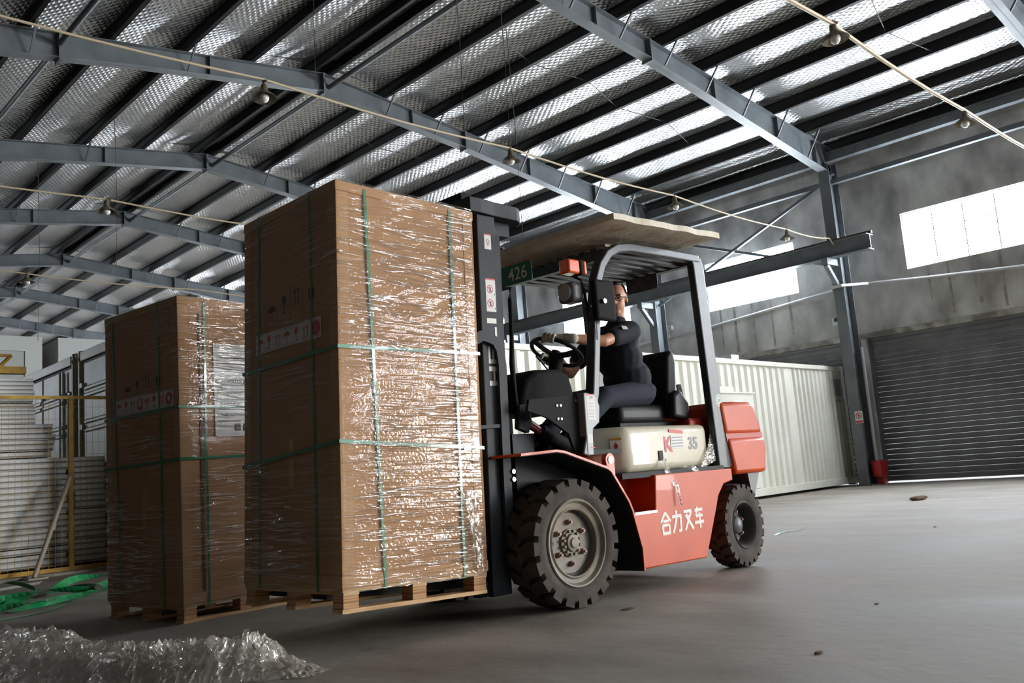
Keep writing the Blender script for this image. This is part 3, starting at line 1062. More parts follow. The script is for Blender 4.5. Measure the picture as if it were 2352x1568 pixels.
panel_pile(1.3, 3.50, 12.55, 14.0, ze + 0.02 + 6 * 0.071, 11, 0.05, 'thin white sandwich panel in the top pile under the yellow trestle', 'top pile of panels behind the fence')
zt = 2.54
ty = empty('trestle', (0, 0, 0), label='yellow steel trestle frame lying on the top panel pile', cat='trestle')
MB().box(1.6, 3.42, 12.6, 12.72, zt, zt + 0.09).build('lower_beam', 'yellow', ty)
MB().bar((1.6, 12.75, zt + 0.25), (3.28, 12.75, zt + 0.25), 0.035, 0.035).build('upper_bar', 'yellow', ty)
MB().bar((3.28, 12.75, zt + 0.25), (3.12, 12.68, zt + 0.08), 0.035, 0.035).build('end_brace', 'yellow', ty)
MB().bar((1.75, 12.75, zt + 0.25), (1.75, 12.68, zt + 0.08), 0.035, 0.035).build('end_brace', 'yellow', ty)

# ================================================================== PALLETS AND CARTONS
FO = Vector((3.809, 3.63, 0))
FA = R(1.0)
FR = Matrix.Rotation(FA, 4, 'Z')
TILT = R(2.06)


def fl(x, y, z):
    return FO + FR @ Vector((x, y, z))


def place(o, loc, rz, tilt=0.0):
    o.location = loc
    o.rotation_euler = (0, tilt, rz)
    return o


def make_pallet(lab, L=0.93, W=0.95, H=0.115):
    p = empty('wooden_pallet', label=lab, cat='pallet', group='wooden pallets under the cartons')
    d = MB().box(0, L, 0, W, -0.016, 0.0).build('deck_sheet', 'pine', p)
    blk = MB().box(0, 0.09, 0, 0.09, -H + 0.02, -0.03).mesh('block')
    for x in (0.004, (L - 0.09) / 2, L - 0.094):
        for y in (0.004, (W - 0.09) / 2, W - 0.094):
            b = link('block', blk, 'pine_ply', p, 0.003)
            b.location = (x, y, 0)
    run = MB().box(0, L, 0, 0.09, -H, -H + 0.02).mesh('runner')
    for y in (0.004, (W - 0.09) / 2, W - 0.094):
        r = link('runner', run, 'pine', p)
        r.location = (0, y, 0)
    crs = MB().box(0, 0.09, 0, W, -0.03, -0.016).mesh('cross_board')
    for x in (0.004, (L - 0.09) / 2, L - 0.094):
        r = link('cross_board', crs, 'pine', p)
        r.location = (x, 0, 0)
    return p


def icon(kind, u, v, w, h):
    """handling symbols, centred on u, v"""
    P = []
    if kind == 'umbrella':
        P.append([(u + a * w, v + b * h) for a, b in disc(0, 0.02, 0.36, 14, 0, 180, 0.26)])
        P.append(rect(u - 0.03 * w, v - 0.36 * h, u + 0.03 * w, v + 0.05 * h))
        P.append(rect(u - 0.03 * w, v - 0.38 * h, u + 0.12 * w, v - 0.34 * h))
    elif kind == 'glass':
        P.append([(u - 0.15 * w, v + 0.36 * h), (u - 0.2 * w, v + 0.12 * h), (u - 0.1 * w, v - 0.02 * h), (u + 0.1 * w, v - 0.02 * h), (u + 0.2 * w, v + 0.12 * h), (u + 0.15 * w, v + 0.36 * h)])
        P.append(rect(u - 0.03 * w, v - 0.34 * h, u + 0.03 * w, v))
        P.append(rect(u - 0.2 * w, v - 0.37 * h, u + 0.2 * w, v - 0.33 * h))
    elif kind == 'arrows':
        for s in (-0.17, 0.17):
            P.append(rect(u + (s - 0.04) * w, v - 0.3 * h, u + (s + 0.04) * w, v + 0.16 * h))
            P.append([(u + (s - 0.12) * w, v + 0.12 * h), (u + (s + 0.12) * w, v + 0.12 * h), (u + s * w, v + 0.34 * h)])
        P.append(rect(u - 0.32 * w, v - 0.37 * h, u + 0.32 * w, v - 0.34 * h))
    elif kind == 'round':
        P += [[(u + a * w, v + b * h) for a, b in q] for q in ring(0, 0, 0.2, 0.42, 24)]
    elif kind == 'disc':
        P.append([(u + a * w, v + b * h) for a, b in disc(0, 0, 0.42, 24)])
    return P


def strap_loop(root, pts, w, t, axis_up, name='strap', mat_='strap'):
    return MB().tube(pts, 0, flat=(w, t), up=axis_up).build(name, mat_, root)


def film_shell(L, W, H, seed, z0=-0.02, gap=0.012):
    """wrapped film around four sides, folded a little over the top"""
    per = 2 * (L + W)
    NS, NZ = 220, 150
    vs, fs = [], []

    def base(s):
        s %= per
        if s < L:
            return Vector((s, 0, 0)), Vector((0, -1, 0))
        s -= L
        if s < W:
            return Vector((L, s, 0)), Vector((1, 0, 0))
        s -= W
        if s < L:
            return Vector((L - s, W, 0)), Vector((0, 1, 0))
        s -= L
        return Vector((0, W - s, 0)), Vector((-1, 0, 0))
    for k in range(NZ + 1):
        z = z0 + (H - z0 + 0.012) * k / NZ
        for i in range(NS):
            s = per * i / NS
            p, n = base(s)
            d = min((s % per - c) % per if True else 0 for c in (0, L, L + W, 2 * L + W))
            d = min(d, min((c - s) % per for c in (L, L + W, 2 * L + W, per)))
            e = min(1.0, d / 0.06)
            a = 2 * math.pi * i / NS
            q = Vector((math.cos(a) * 1.5 + seed, math.sin(a) * 1.5, z * 9 + 1.2 * math.sin(a * 2)))
            q2 = Vector((math.cos(a) * 4 + seed, math.sin(a) * 4, z * 26 + 3 * math.sin(a * 2 + seed)))
            wr = 0.5 * noise.noise(q) + 0.5 * (1 - abs(noise.noise(q2)) * 2)
            crump = 0.0
            if z > H * 0.62:
                c = (z - H * 0.62) / (H * 0.38)
                crump = 0.004 * c * noise.noise(Vector((s * 9 + seed, z * 11, 3.1)))
            off = gap - 0.004 * (1 - e) + e * 0.0045 * wr + crump
            vs.append(tuple(p + n * off + Vector((0, 0, z))))
    for k in range(NZ):
        for i in range(NS):
            j = (i + 1) % NS
            fs.append((k * NS + i, k * NS + j, (k + 1) * NS + j, (k + 1) * NS + i))
    base_n = len(vs)
    top = NZ * NS
    cx_, cy_ = L / 2, W / 2
    for t in (0.06, 0.18, 0.32):
        for i in range(NS):
            x, y, z = vs[top + i]
            vs.append((x + (cx_ - x) * t, y + (cy_ - y) * t, z + 0.002 + 0.003 * noise.noise(Vector((x * 8 + seed, y * 8, t * 4)))))
    prev = top
    for r_ in range(3):
        cur = base_n + r_ * NS
        for i in range(NS):
            j = (i + 1) % NS
            fs.append((prev + i, prev + j, cur + j, cur + i))
        prev = cur
    me = bpy.data.meshes.new('stretch_film')
    me.from_pydata(vs, [], fs)
    me.polygons.foreach_set('use_smooth', [True] * len(fs))
    return me


def make_carton(lab, L, W, H, sv, fv, hz, seed):
    """sv: strap x on the long side (bottom, top); fv: strap y on the front side; hz: heights of the horizontal straps"""
    c = empty('wrapped_carton', label=lab, cat='carton', group='tall cartons in stretch film')
    MB().box(0, L, 0, W, 0.0, H - 0.004).build('carton_body', 'cardboard', c, bevel=0.004)
    e = 0.007
    lid = MB().box(-e, L + e, -e, W + e, H - 0.055, H).build('lid', 'cardboard_lid', c, bevel=0.004)
    MB().box(-e, L + e, -e, W + e, 0.0, 0.062).build('base_tray', 'cardboard_lid', c, bevel=0.004)
    for (x, y) in ((0, 0), (L, 0), (L, W), (0, W)):
        sx, sy = (1 if x == 0 else -1), (1 if y == 0 else -1)
        k = 0.003
        MB().box(min(x - sx * k, x + sx * 0.07), max(x - sx * k, x + sx * 0.07), min(y - sy * k, y), max(y - sy * k, y), 0.063, H - 0.056).box(
            min(x - sx * k, x), max(x - sx * k, x), min(y - sy * k, y + sy * 0.07), max(y - sy * k, y + sy * 0.07), 0.063, H - 0.056).build('edge_board', 'cardboard_lid', c)
    g = 0.0095
    for (x0, x1) in sv:      # around the two long sides
        pts = [(x0, -g, -0.02), (x0 * .6 + x1 * .4, -g, H * .4), (x1, -g, H - 0.02), (x1, -g + 0.01, H + 0.006), (x1, W + g - 0.01, H + 0.006), (x1, W + g, H - 0.02), (x0, W + g, -0.02)]
        strap_loop(c, pts, 0.016, 0.0015, (0, 1, 0)) if False else None
        m = MB()
        for a, b, up in ((pts[0], pts[1], (0, 1, 0)), (pts[1], pts[2], (0, 1, 0)), (pts[3], pts[4], (0, 0, 1)), (pts[5], pts[6], (0, 1, 0))):
            m.bar(a, b, 0.017, 0.0016, up)
        m.build('upright_strap', 'strap', c)
    for (y0, y1) in fv:
        m = MB()
        m.bar((-g, y0, -0.02), (-g, y1, H), 0.017, 0.0016, (1, 0, 0)).bar((L + g, y0, -0.02), (L + g, y1, H), 0.017, 0.0016, (1, 0, 0)).bar((0, y1, H + 0.005), (L, y1, H + 0.005), 0.017, 0.0016)
        m.build('upright_strap', 'strap', c)
    for (za, zb, zc) in hz:  # near corner, end of long side, far end of the front side
        m = MB()
        h = 0.0115
        m.bar((-h, -h, za), (L + h, -h, zb), 0.018, 0.0016, (0, 1, 0)).bar((-h, -h, za), (-h, W + h, zc), 0.018, 0.0016, (1, 0, 0))
        m.bar((L + h, -h, zb), (L + h, W + h, zc), 0.018, 0.0016, (1, 0, 0)).bar((-h, W + h, zc), (L + h, W + h, zc), 0.018, 0.0016, (0, 1, 0))
        s_ = m.build('level_strap', 'strap', c)
        MB().box(L - 0.14, L - 0.09, -h - 0.004, -h + 0.001, zb - 0.012, zb + 0.012).build('strap_seal', 'seal', s_)
    # yellow tape
    MB().box(-0.002, 0, W * .45, W * .5, 0.5, 0.75).build('tape_strip', 'tape', c)
    MB().box(-0.002, 0, W * .42, W * .52, 0.14, 0.17).build('tape_strip', 'tape', c)
    # printed symbols on the front side
    prints = icon('umbrella', 0, 0, 0.11, 0.13) + icon('glass', 0.13, 0.02, 0.11, 0.13) + icon('arrows', 0.26, 0.05, 0.10, 0.13) + [rect(0.38, 0.0, 0.43, 0.06)]
    prints += [rect(a, -0.1, a + 0.003, 0.12) for a in (-0.06, 0.065, 0.195, 0.32)]
    link('carton_print', decal(prints, (-0.002, W * .68, H * .715), (0, -1, 0), (0, 0, 1)), 'carton_print', c)
    link('stretch_film', film_shell(L, W, H, seed), 'wrap', c)
    return c


def icon_strip(c, y0, y1, z0, z1, seq, first_w=None):
    """label strip on the front side (x=0), running from y0 (far) to y1 (near)"""
    lp = MB().box(-0.0075, -0.004, y1, y0, z0, z1).build('shipping_label', 'label_paper', c)
    W_, h = y0 - y1, z1 - z0
    n = len(seq)
    w = W_ / n
    polys = []
    for i, k in enumerate(seq):
        polys += icon(k, (i + 0.5) * w, h / 2, min(w, h) * 1.0, h * 0.92)
        for (a, b, cc, d) in ((0.06, 0.06, 0.94, 0.075), (0.06, 0.925, 0.94, 0.94), (0.06, 0.06, 0.07, 0.94), (0.93, 0.06, 0.94, 0.94)):
            polys.append(rect((i + a) * w, b * h, (i + cc) * w, d * h))
    link('label_print', decal(polys, (-0.0082, y0, z0), (0, -1, 0), (0, 0, 1)), 'sign_red', lp)
    return lp


front = make_carton('tall film-wrapped carton carried on the forklift forks', 0.93, 0.95, 2.045, ((0.248, 0.172), (0.765, 0.755)), ((0.776, 0.778), (0.206, 0.242)),
                    ((1.175, 1.205, 1.157), (0.703, 0.672, 0.632)), 1.7)
place(front, fl(-1.398, 0.2, 0.305), FA, TILT)
lp = icon_strip(front, 0.81, 0.145, 1.247, 1.355, ['umbrella', 'glass', 'arrows', 'umbrella', 'glass', 'arrows', 'disc'])
link('label_mark', decal([[(0.0, 0.02), (0.02, 0.0), (0.0, -0.02), (-0.02, 0.0)], rect(-0.03, -0.034, 0.03, -0.026)], (-0.0088, 0.145 + 0.0475, 1.301), (0, -1, 0), (0, 0, 1)), 'label_paper', lp)
# crumpled film tail near the mast
m = MB()
vs, fs = [], []
for k in range(40):
    z = 0.0 + 0.44 * k / 39
    for i in range(14):
        u = i / 13
        w = 0.10 - 0.05 * (1 - k / 39)
        x = 0.86 - 0.05 * (k / 39) + (u - 0.5) * w + 0.01 * noise.noise(Vector((z * 9, 0, 2)))
        vs.append((x, -0.022 - 0.018 * abs(noise.noise(Vector((u * 5, z * 22, 1)))) - 0.006, z))
for k in range(39):
    for i in range(13):
        q = k * 14 + i
        fs.append((q, q + 1, q + 15, q + 14))
me = MB().add(vs, fs).mesh('film_tail', True)
link('film_tail', me, 'wrap_heap', front)
pf = make_pallet('wooden pallet lifted on the forks under the front carton')
place(pf, fl(-1.398, 0.2, 0.305) - Vector((math.sin(TILT), 0, math.cos(TILT))) * 0.0005, FA, TILT)

rear = make_carton('tall film-wrapped carton standing on the floor behind the lifted one', 0.93, 0.97, 2.03, ((0.181, 0.197), (0.74, 0.75)), ((0.767, 0.87), (0.22, 0.238)),
                   ((1.281, 1.275, 1.276), (0.936, 0.945, 0.921)), 5.3)
place(rear, (2.51, 5.843, 0.1155), R(7.622))
icon_strip(rear, 0.818, 0.062, 1.292, 1.405, ['umbrella', 'glass', 'arrows', 'round', 'umbrella', 'glass', 'arrows', 'round'])
MB().box(0.145, 0.16, -0.004, 0.0, 0.07, 1.92).build('carton_flap', 'carton_print', rear)
sh = MB().box(0.262, 0.62, -0.0075, -0.004, 1.08, 1.72).build('document_sheet', 'label_paper', rear)
pol = [rect(0.02 + 0.26 * (i % 2) * .1, v, 0.2 + 0.1 * ((i * 7) % 3) / 2, v + 0.006) for i, v in enumerate((0.10, 0.14, 0.18, 0.22, 0.50, 0.54))]
pol += [rect(0.15, 0.035, 0.20, 0.085), rect(0.215, 0.035, 0.265, 0.085), rect(0.28, 0.035, 0.33, 0.085)]
link('sheet_print', decal(pol, (0.262, -0.0082, 1.08), (1, 0, 0), (0, 0, 1)), 'carton_print', sh)
tm = text_mesh('1162302200', 0.034)
t_ = link('sheet_number', tm, 'carton_print', sh)
t_.rotation_euler = (R(90), 0, 0)
t_.location = (0.262 + 0.19, -0.0085, 1.46)
pr = make_pallet('wooden pallet on the floor under the farther carton')
place(pr, (2.51, 5.843, 0.115), R(7.622))

# ================================================================== FORKLIFT
F = empty('forklift', FO, FA, 'orange counterbalance forklift with cream hood carrying a wrapped carton', 'forklift')


# ---- wheels
def tyre_mesh(r, w, rr, nl, lug):
    m = MB()
    b = r - lug
    m.lathe([(rr, 0.012), (rr + 0.015, 0.004), ((rr + b) / 2, -0.004), (b - 0.015, 0.002), (b, 0.02), (b, w - 0.02), (b - 0.015, w - 0.002), ((rr + b) / 2, w + 0.004), (rr, w - 0.012)], (0, 0, 0), 64, 'y', True)
    st = 2 * math.pi / nl
    for s in (0, 1):
        for i in range(nl):
            a = (i + 0.5 * s) * st
            ys = (0.0, 0.05 * w / 0.24, 0.10 * w / 0.24, 0.128 * w / 0.24) if s == 0 else (w, w - 0.05 * w / 0.24, w - 0.10 * w / 0.24, w - 0.128 * w / 0.24)
            sh = (0, 0, 0.22 * st, 0.3 * st)
            hw = (0.33 * st, 0.35 * st, 0.34 * st, 0.2 * st)
            vs = []
            for (y, o, h_) in zip(ys, sh, hw):
                for rad in (b - 0.012 - (0.02 if y in (0.0, w) else 0), r - (0.008 if y in (0.0, w) else 0)):
                    for e_ in (-1, 1):
                        t = a + o + e_ * h_
                        vs.append((rad * math.cos(t), y, rad * math.sin(t)))
            fs = []
            for k in range(3):
                p, q = 4 * k, 4 * (k + 1)
                fs += [(p, p + 1, q + 1, q), (p + 2, q + 2, q + 3, p + 3), (p, q, q + 2, p + 2), (p + 1, p + 3, q + 3, q + 1)]
            fs += [(0, 2, 3, 1), (12, 13, 15, 14)]
            m.add(vs, fs)
    return m.mesh('tyre', 30)


def lug_mesh():
    return MB().cyl((0, 0.0, 0), (0, -0.022, 0), 0.017, seg=6).cyl((0, -0.022, 0), (0, -0.034, 0), 0.009, seg=8).mesh('lug_nut', 30)


LUG = lug_mesh()
SMALL = MB().cyl((0, 0, 0), (0, -0.018, 0), 0.0085, seg=8).mesh('hub_bolt', 30)


def front_wheel(x, y, z, flip):
    w = empty('front_wheel', parent=F)
    w.location = (x, y, z)
    if flip:
        w.rotation_euler = (0, 0, math.pi)
    link('tyre', tyre_front, 'rubber', w)
    MB().lathe([(0.245, 0.03), (0.252, 0.006), (0.246, -0.002), (0.238, 0.0), (0.225, 0.022), (0.205, 0.028), (0.195, 0.02), (0.188, 0.024), (0.186, 0.065), (0.18, 0.068), (0.0, 0.068)], (0, 0, 0), 56, 'y').build('rim', 'rim', w, 35)
    MB().lathe([(0.082, 0.068), (0.08, 0.055), (0.052, 0.052), (0.048, 0.036), (0.030, 0.032), (0.026, 0.024), (0.0, 0.022)], (0, 0, 0), 32, 'y').build('hub', 'rim', w, 35)
    MB().lathe([(0.185, 0.066), (0.185, 0.058), (0.176, 0.062), (0.172, 0.067)], (0, 0, 0), 48, 'y').build('rim_groove', 'rim_dark', w, 35)
    for i in range(6):
        a = R(90 + 60 * i)
        o = link('lug_nut', LUG, 'lug', w)
        o.location = (0.118 * math.cos(a), 0.068, 0.118 * math.sin(a))
    for i in range(12):
        a = R(15 + 30 * i)
        o = link('hub_bolt', SMALL, 'rim', w)
        o.location = (0.067 * math.cos(a), 0.056, 0.067 * math.sin(a))
    MB().cyl((-0.15, 0.066, 0.01), (-0.15, 0.07, 0.01), 0.016, seg=12).build('valve_hole', 'dark', w)
    return w


tyre_front = tyre_mesh(0.37, 0.24, 0.248, 20, 0.032)
tyre_rear = tyre_mesh(0.298, 0.17, 0.165, 22, 0.020)
front_wheel(0.07, 0.0, 0.368, False)
front_wheel(0.07, 1.25, 0.368, True)


def rear_wheel(x, y, z, flip):
    w = empty('rear_wheel', parent=F)
    w.location = (x, y, z)
    w.rotation_euler = (0, 0, math.pi + R(4) if flip else R(4))
    link('tyre', tyre_rear, 'rubber', w)
    MB().lathe([(0.164, 0.03), (0.17, 0.004), (0.162, -0.002), (0.15, 0.012), (0.138, 0.05), (0.125, 0.09), (0.06, 0.095), (0.0, 0.095)], (0, 0, 0), 48, 'y').build('rim', 'rim_dark', w, 35)
    MB().lathe([(0.062, 0.095), (0.058, 0.055), (0.045, 0.045), (0.02, 0.035), (0, 0.034)], (0, 0, 0), 28, 'y').build('hub', 'plastic_grey', w, 35)
    for i in range(6):
        a = R(20 + 60 * i)
        o = link('lug_nut', LUG, 'rim_dark', w)
        o.location = (0.095 * math.cos(a), 0.095, 0.095 * math.sin(a))
    return w


rear_wheel(1.945, 0.06, 0.298, False)
rear_wheel(1.945, 1.19, 0.298, True)

# ---- chassis, fenders, step
body = [(0.664, 0.141), (1.385, 0.131), (1.56, 0.45), (1.60, 0.53), (1.68, 0.605), (1.80, 0.625), (1.80, 0.709), (0.898, 0.711), (0.866, 0.478), (0.648, 0.484)]
MB().prism(body, 0.03, 1.22, 'y').build('chassis', 'orange', F, bevel=0.008)
MB().box(0.50, 0.91, 0.24, 1.01, 0.45, 0.715).build('step_pocket', 'orange_dark', F)
MB().box(0.645, 0.872, 0.022, 0.25, 0.474, 0.49).build('step_plate', 'seal', F)
MB().box(0.60, 1.75, 0.06, 1.19, 0.70, 0.735).build('deck_seal', 'dark', F)
for y0, y1 in ((-0.005, 0.30), (0.95, 1.255)):
    path = [(-0.34, 0.893), (-0.05, 0.905), (0.02, 0.895), (0.395, 0.785), (0.43, 0.762), (0.572, 0.57), (0.60, 0.51), (0.668, 0.27), (0.664, 0.135)]
    m = MB()
    t = 0.014
    for i in range(len(path) - 1):
        a, b = Vector((*path[i], 0)), Vector((*path[i + 1], 0))
        d = (b - a).normalized()
        n = Vector((d.y, -d.x, 0)) * t
        m.prism([(a.x, a.y), (b.x, b.y), (b.x + n.x, b.y + n.y), (a.x + n.x, a.y + n.y)], y0, y1, 'y')
    fd = m.build('fender', 'orange', F)
    m = MB()
    for i in range(len(path) - 1):
        a, b = Vector((*path[i], 0)), Vector((*path[i + 1], 0))
        d = (b - a).normalized()
        n = Vector((d.y, -d.x, 0)) * (t + 0.001)
        n2 = Vector((d.y, -d.x, 0)) * (t + 0.004)
        m.prism([(a.x + n.x, a.y + n.y), (b.x + n.x, b.y + n.y), (b.x + n2.x, b.y + n2.y), (a.x + n2.x, a.y + n2.y)], y0 + 0.008, y1 - 0.005, 'y')
    m.build('fender_shade', 'dark', fd)  # dark sheet that paints in the shadow under the fender
    # closing wall of the arch, black, towards the chassis
MB().prism([(-0.12, 0.2), (0.60, 0.14), (0.66, 0.3), (0.56, 0.56), (0.42, 0.75), (0.0, 0.88), (-0.12, 0.88)], 0.27, 0.98, 'y').build('front_frame', 'dark', F)
MB().prism([(0.45, 0.135), (0.664, 0.135), (0.664, 0.27), (0.60, 0.5), (0.56, 0.5), (0.50, 0.3)], 0.20, 0.27, 'y').build('arch_plate', 'dark', F)
MB().cyl((0.07, 0.2, 0.368), (0.07, 1.05, 0.368), 0.10, seg=20).build('front_axle', 'dark', F, True)
MB().box(1.88, 2.02, 0.2, 1.05, 0.22, 0.38).build('rear_axle', 'dark', F)
e_ = MB().cyl((0.43, 0.005, 0.825), (0.43, 0.04, 0.825), 0.042, seg=20).prism([(0.392, 0.77), (0.468, 0.735), (0.468, 0.83), (0.392, 0.83)], 0.006, 0.039, 'y').build('lifting_eye', 'orange', F)
MB().cyl((0.43, 0.0, 0.825), (0.43, 0.006, 0.825), 0.022, seg=16).build('eye_bush', 'chrome', e_)

# painted characters on the chassis side
CH = []
cw, ch = 0.108, 0.14


def glyph(u0, strokes, k=1.0):
    for (a, b, w) in strokes:
        CH.append(stroke((u0 + a[0] * cw, a[1] * ch), (u0 + b[0] * cw, b[1] * ch), w * 0.02))


glyph(0.0, [((0.5, 1.0), (0.02, 0.56), 1), ((0.5, 1.0), (0.98, 0.56), 1), ((0.25, 0.60), (0.78, 0.60), 0.9), ((0.14, 0.42), (0.86, 0.42), .9), ((0.18, 0.42), (0.18, 0.0), 1), ((0.82, 0.42), (0.82, 0.0), 1), ((0.14, 0.05), (0.86, 0.05), 1)])
glyph(0.122, [((0.02, 0.74), (0.98, 0.74), 1), ((0.92, 0.74), (0.86, 0.04), 1), ((0.88, 0.06), (0.62, 0.06), .9), ((0.5, 1.0), (0.45, 0.6), 1), ((0.45, 0.6), (0.05, 0.0), 1)])
glyph(0.252, [((0.05, 0.88), (0.86, 0.88), 1), ((0.86, 0.88), (0.10, 0.02), 1), ((0.22, 0.74), (0.95, 0.02), 1.2), ((0.36, 0.72), (0.55, 0.58), .9)])
glyph(0.374, [((0.08, 0.86), (0.95, 0.86), 1), ((0.42, 1.0), (0.18, 0.58), 1), ((0.16, 0.58), (0.92, 0.58), .9), ((0.0, 0.28), (1.0, 0.28), 1), ((0.58, 0.72), (0.58, 0.0), 1)])
link('painted_characters', decal(CH, (0.905, 0.0285, 0.325), (1, 0, 0.02), (0, 0, 1)), 'paint_white', F)

# ---- hood
plan = [(0.74, 0.11), (1.64, 0.11), (1.75, 0.2), (1.75, 1.05), (1.64, 1.14), (0.74, 1.14), (0.55, 0.95), (0.55, 0.30)]
hood = MB().prism(plan, 0.735, 1.035, 'z').build('hood', 'hood_cream', F, True, 0.05, 4)
MB().box(1.06, 1.105, 0.104, 0.112, 0.80, 0.865).build('latch', 'dark', hood)
link('warning_sticker', decal([rect(0, 0, 0.075, 0.105)], (0.66, 0.186, 0.86), Vector((0.19, -0.19, 0)).normalized(), (0, 0, 1), 0.001), 'label_paper', hood)
link('sticker_band', decal([rect(0, 0.088, 0.075, 0.105)], (0.66, 0.186, 0.86), Vector((0.19, -0.19, 0)).normalized(), (0, 0, 1), 0.002), 'tape', hood)
link('sticker_figure', decal([disc(0.0375, 0.04, 0.012), [(0.02, 0.05), (0.055, 0.05), (0.0375, 0.078)]], (0.66, 0.186, 0.86), Vector((0.19, -0.19, 0)).normalized(), (0, 0, 1), 0.002), 'sign_red', hood)
tm = text_mesh('K', 0.14, 0.004)
o = link('model_letter', tm, 'sign_red', hood)
o.rotation_euler = (R(90), 0, 0)
o.location = (1.175, 0.108, 0.90)
tm = text_mesh('35', 0.115, 0.004)
o = link('model_number', tm, 'plastic_grey', hood)
o.rotation_euler = (R(90), 0, 0)
o.location = (1.47, 0.108, 0.90)
link('service_sticker', decal([rect(1.21, 0.875, 1.36, 0.965)], (0, 0.107, 0), (1, 0, 0), (0, 0, 1)), 'label_paper', hood)
link('service_print', decal([rect(1.22, 0.885 + 0.02 * i, 1.35, 0.892 + 0.02 * i) for i in range(4)], (0, 0.1065, 0), (1, 0, 0), (0, 0, 1)), 'plastic_grey', hood)
link('red_sticker', decal([[(1.20, 0.985), (1.36, 0.972), (1.36, 0.995), (1.20, 1.008)]], (0, 0.107, 0), (1, 0, 0), (0, 0, 1)), 'sign_red', hood)


def scrap(name, pts, w, parent, seed, depth=0.02, mat_='wrap_scrap'):
    vs, fs = [], []
    n, k_ = 26, 8
    P_ = [Vector(p) for p in pts]
    for i in range(n + 1):
        t = i / n * (len(P_) - 1)
        j = min(int(t), len(P_) - 2)
        p = P_[j].lerp(P_[j + 1], t - j)
        for k in range(k_ + 1):
            u = (k / k_ - 0.5) * 2
            ww = w[j] + (w[min(j + 1, len(w) - 1)] - w[j]) * (t - j)
            q = p + Vector((u * ww * 0.8, -0.004 - depth * abs(noise.noise(Vector((k * 0.9 + seed, i * 0.45, seed)))), u * ww * 0.25))
            vs.append(tuple(q))
    for i in range(n):
        for k in range(k_):
            q = i * (k_ + 1) + k
            fs.append((q, q + 1, q + k_ + 2, q + k_ + 1))
    me = bpy.data.meshes.new(name)
    me.from_pydata(vs, [], fs)
    me.polygons.foreach_set('use_smooth', [True] * len(fs))
    return link(name, me, mat_, parent)


scrap('film_scrap', [(1.72, 0.12, 0.98), (1.66, 0.10, 0.86), (1.58, 0.09, 0.74)], [0.02, 0.07, 0.13], F, 2.0)
scrap('film_scrap', [(1.08, 0.09, 0.81), (1.06, 0.06, 0.73), (1.10, 0.02, 0.62), (1.11, 0.01, 0.50)], [0.02, 0.035, 0.025, 0.008], F, 6.0)
scrap('film_scrap', [(1.30, 0.1, 0.745), (1.36, 0.06, 0.735), (1.42, 0.05, 0.70)], [0.05, 0.04, 0.01], F, 8.0)

# ---- counterweight
up = [(1.815, 0.945), (1.785, 1.19), (2.205, 1.195), (2.25, 1.16), (2.335, 0.945)]
lo_ = [(1.885, 0.66), (1.835, 0.925), (2.345, 0.925), (2.345, 0.82), (2.315, 0.66)]
cwt = MB().prism(lo_, 0.05, 1.2, 'y').build('counterweight', 'orange', F, True, 0.03, 3)
MB().prism(up, 0.055, 1.195, 'y').build('counterweight_cap', 'orange', F, True, 0.035, 3)
MB().prism([(1.84, 0.90), (2.33, 0.90), (2.325, 0.96), (1.83, 0.96)], 0.065, 1.185, 'y').build('counterweight_groove', 'orange_dark', cwt)
MB().prism([(1.95, 0.34), (2.26, 0.42), (2.30, 0.66), (1.95, 0.66)], 0.27, 0.98, 'y').build('counterweight_foot', 'dark', cwt)
MB().prism([(2.16, 0.44), (2.28, 0.66), (2.12, 0.66)], 0.10, 0.27, 'y').build('tow_bracket', 'plastic_grey', cwt)
MB().box(1.56, 1.86, 0.18, 1.07, 1.0, 1.085).build('radiator_deck', 'orange_dark', F, bevel=0.02)
MB().box(1.80, 1.90, 0.07, 0.22, 0.71, 1.0).build('air_intake', 'dark', F, bevel=0.015)
MB().cyl((1.93, 0.55, 1.19), (1.93, 0.55, 1.26), 0.012, seg=8).bar((1.87, 0.55, 1.215), (2.0, 0.55, 1.22), 0.02, 0.015).ball((1.93, 0.55, 1.265), 0.018, 0.018, 0.014).build('gas_cap', 'rust', F, True)

# ---- overhead guard
G_ = MB().tube([(0.285, 0.10, 0.86), (0.43, 0.10, 1.24), (0.475, 0.10, 1.5), (0.518, 0.10, 1.78), (0.56, 0.10, 1.98), (0.61, 0.10, 2.08), (0.69, 0.10, 2.165), (0.79, 0.10, 2.215), (0.92, 0.10, 2.238), (1.3, 0.10, 2.245), (1.735, 0.10, 2.248)], 0, flat=(0.06, 0.07), up=(0, 1, 0))
guard = MB().add(G_.v, G_.f).build('overhead_guard', 'guard_paint', F, bevel=0.01)
me_side = guard.data
o = link('guard_side', me_side, 'guard_paint', guard)
o.location.y = 1.05
for y in (0.1, 1.15):
    MB().prism([(1.625, 2.262), (1.765, 2.262), (1.79, 2.19), (1.855, 0.71), (1.715, 0.71), (1.655, 2.2)], y - 0.03, y + 0.03, 'y').build('rear_pillar', 'guard_paint', guard, bevel=0.01)
MB().bar((0.70, 0.1, 2.17), (0.70, 1.15, 2.17), 0.05, 0.06).build('front_cross_bar', 'guard_paint', guard)
MB().bar((1.68, 0.1, 2.23), (1.68, 1.15, 2.23), 0.06, 0.06).build('rear_cross_bar', 'guard_paint', guard)
for i in range(9):
    y = 0.21 + i * 0.104
    MB().box(0.70, 1.68, y - 0.028, y + 0.028, 2.205, 2.232).build('roof_slat', 'guard_paint', guard)
link('round_sticker', decal([disc(0, 0, 0.045, 24)], (1.795, 0.0695, 1.20), (1, 0, 0), (0, 0, 1)), 'label_paper', guard)
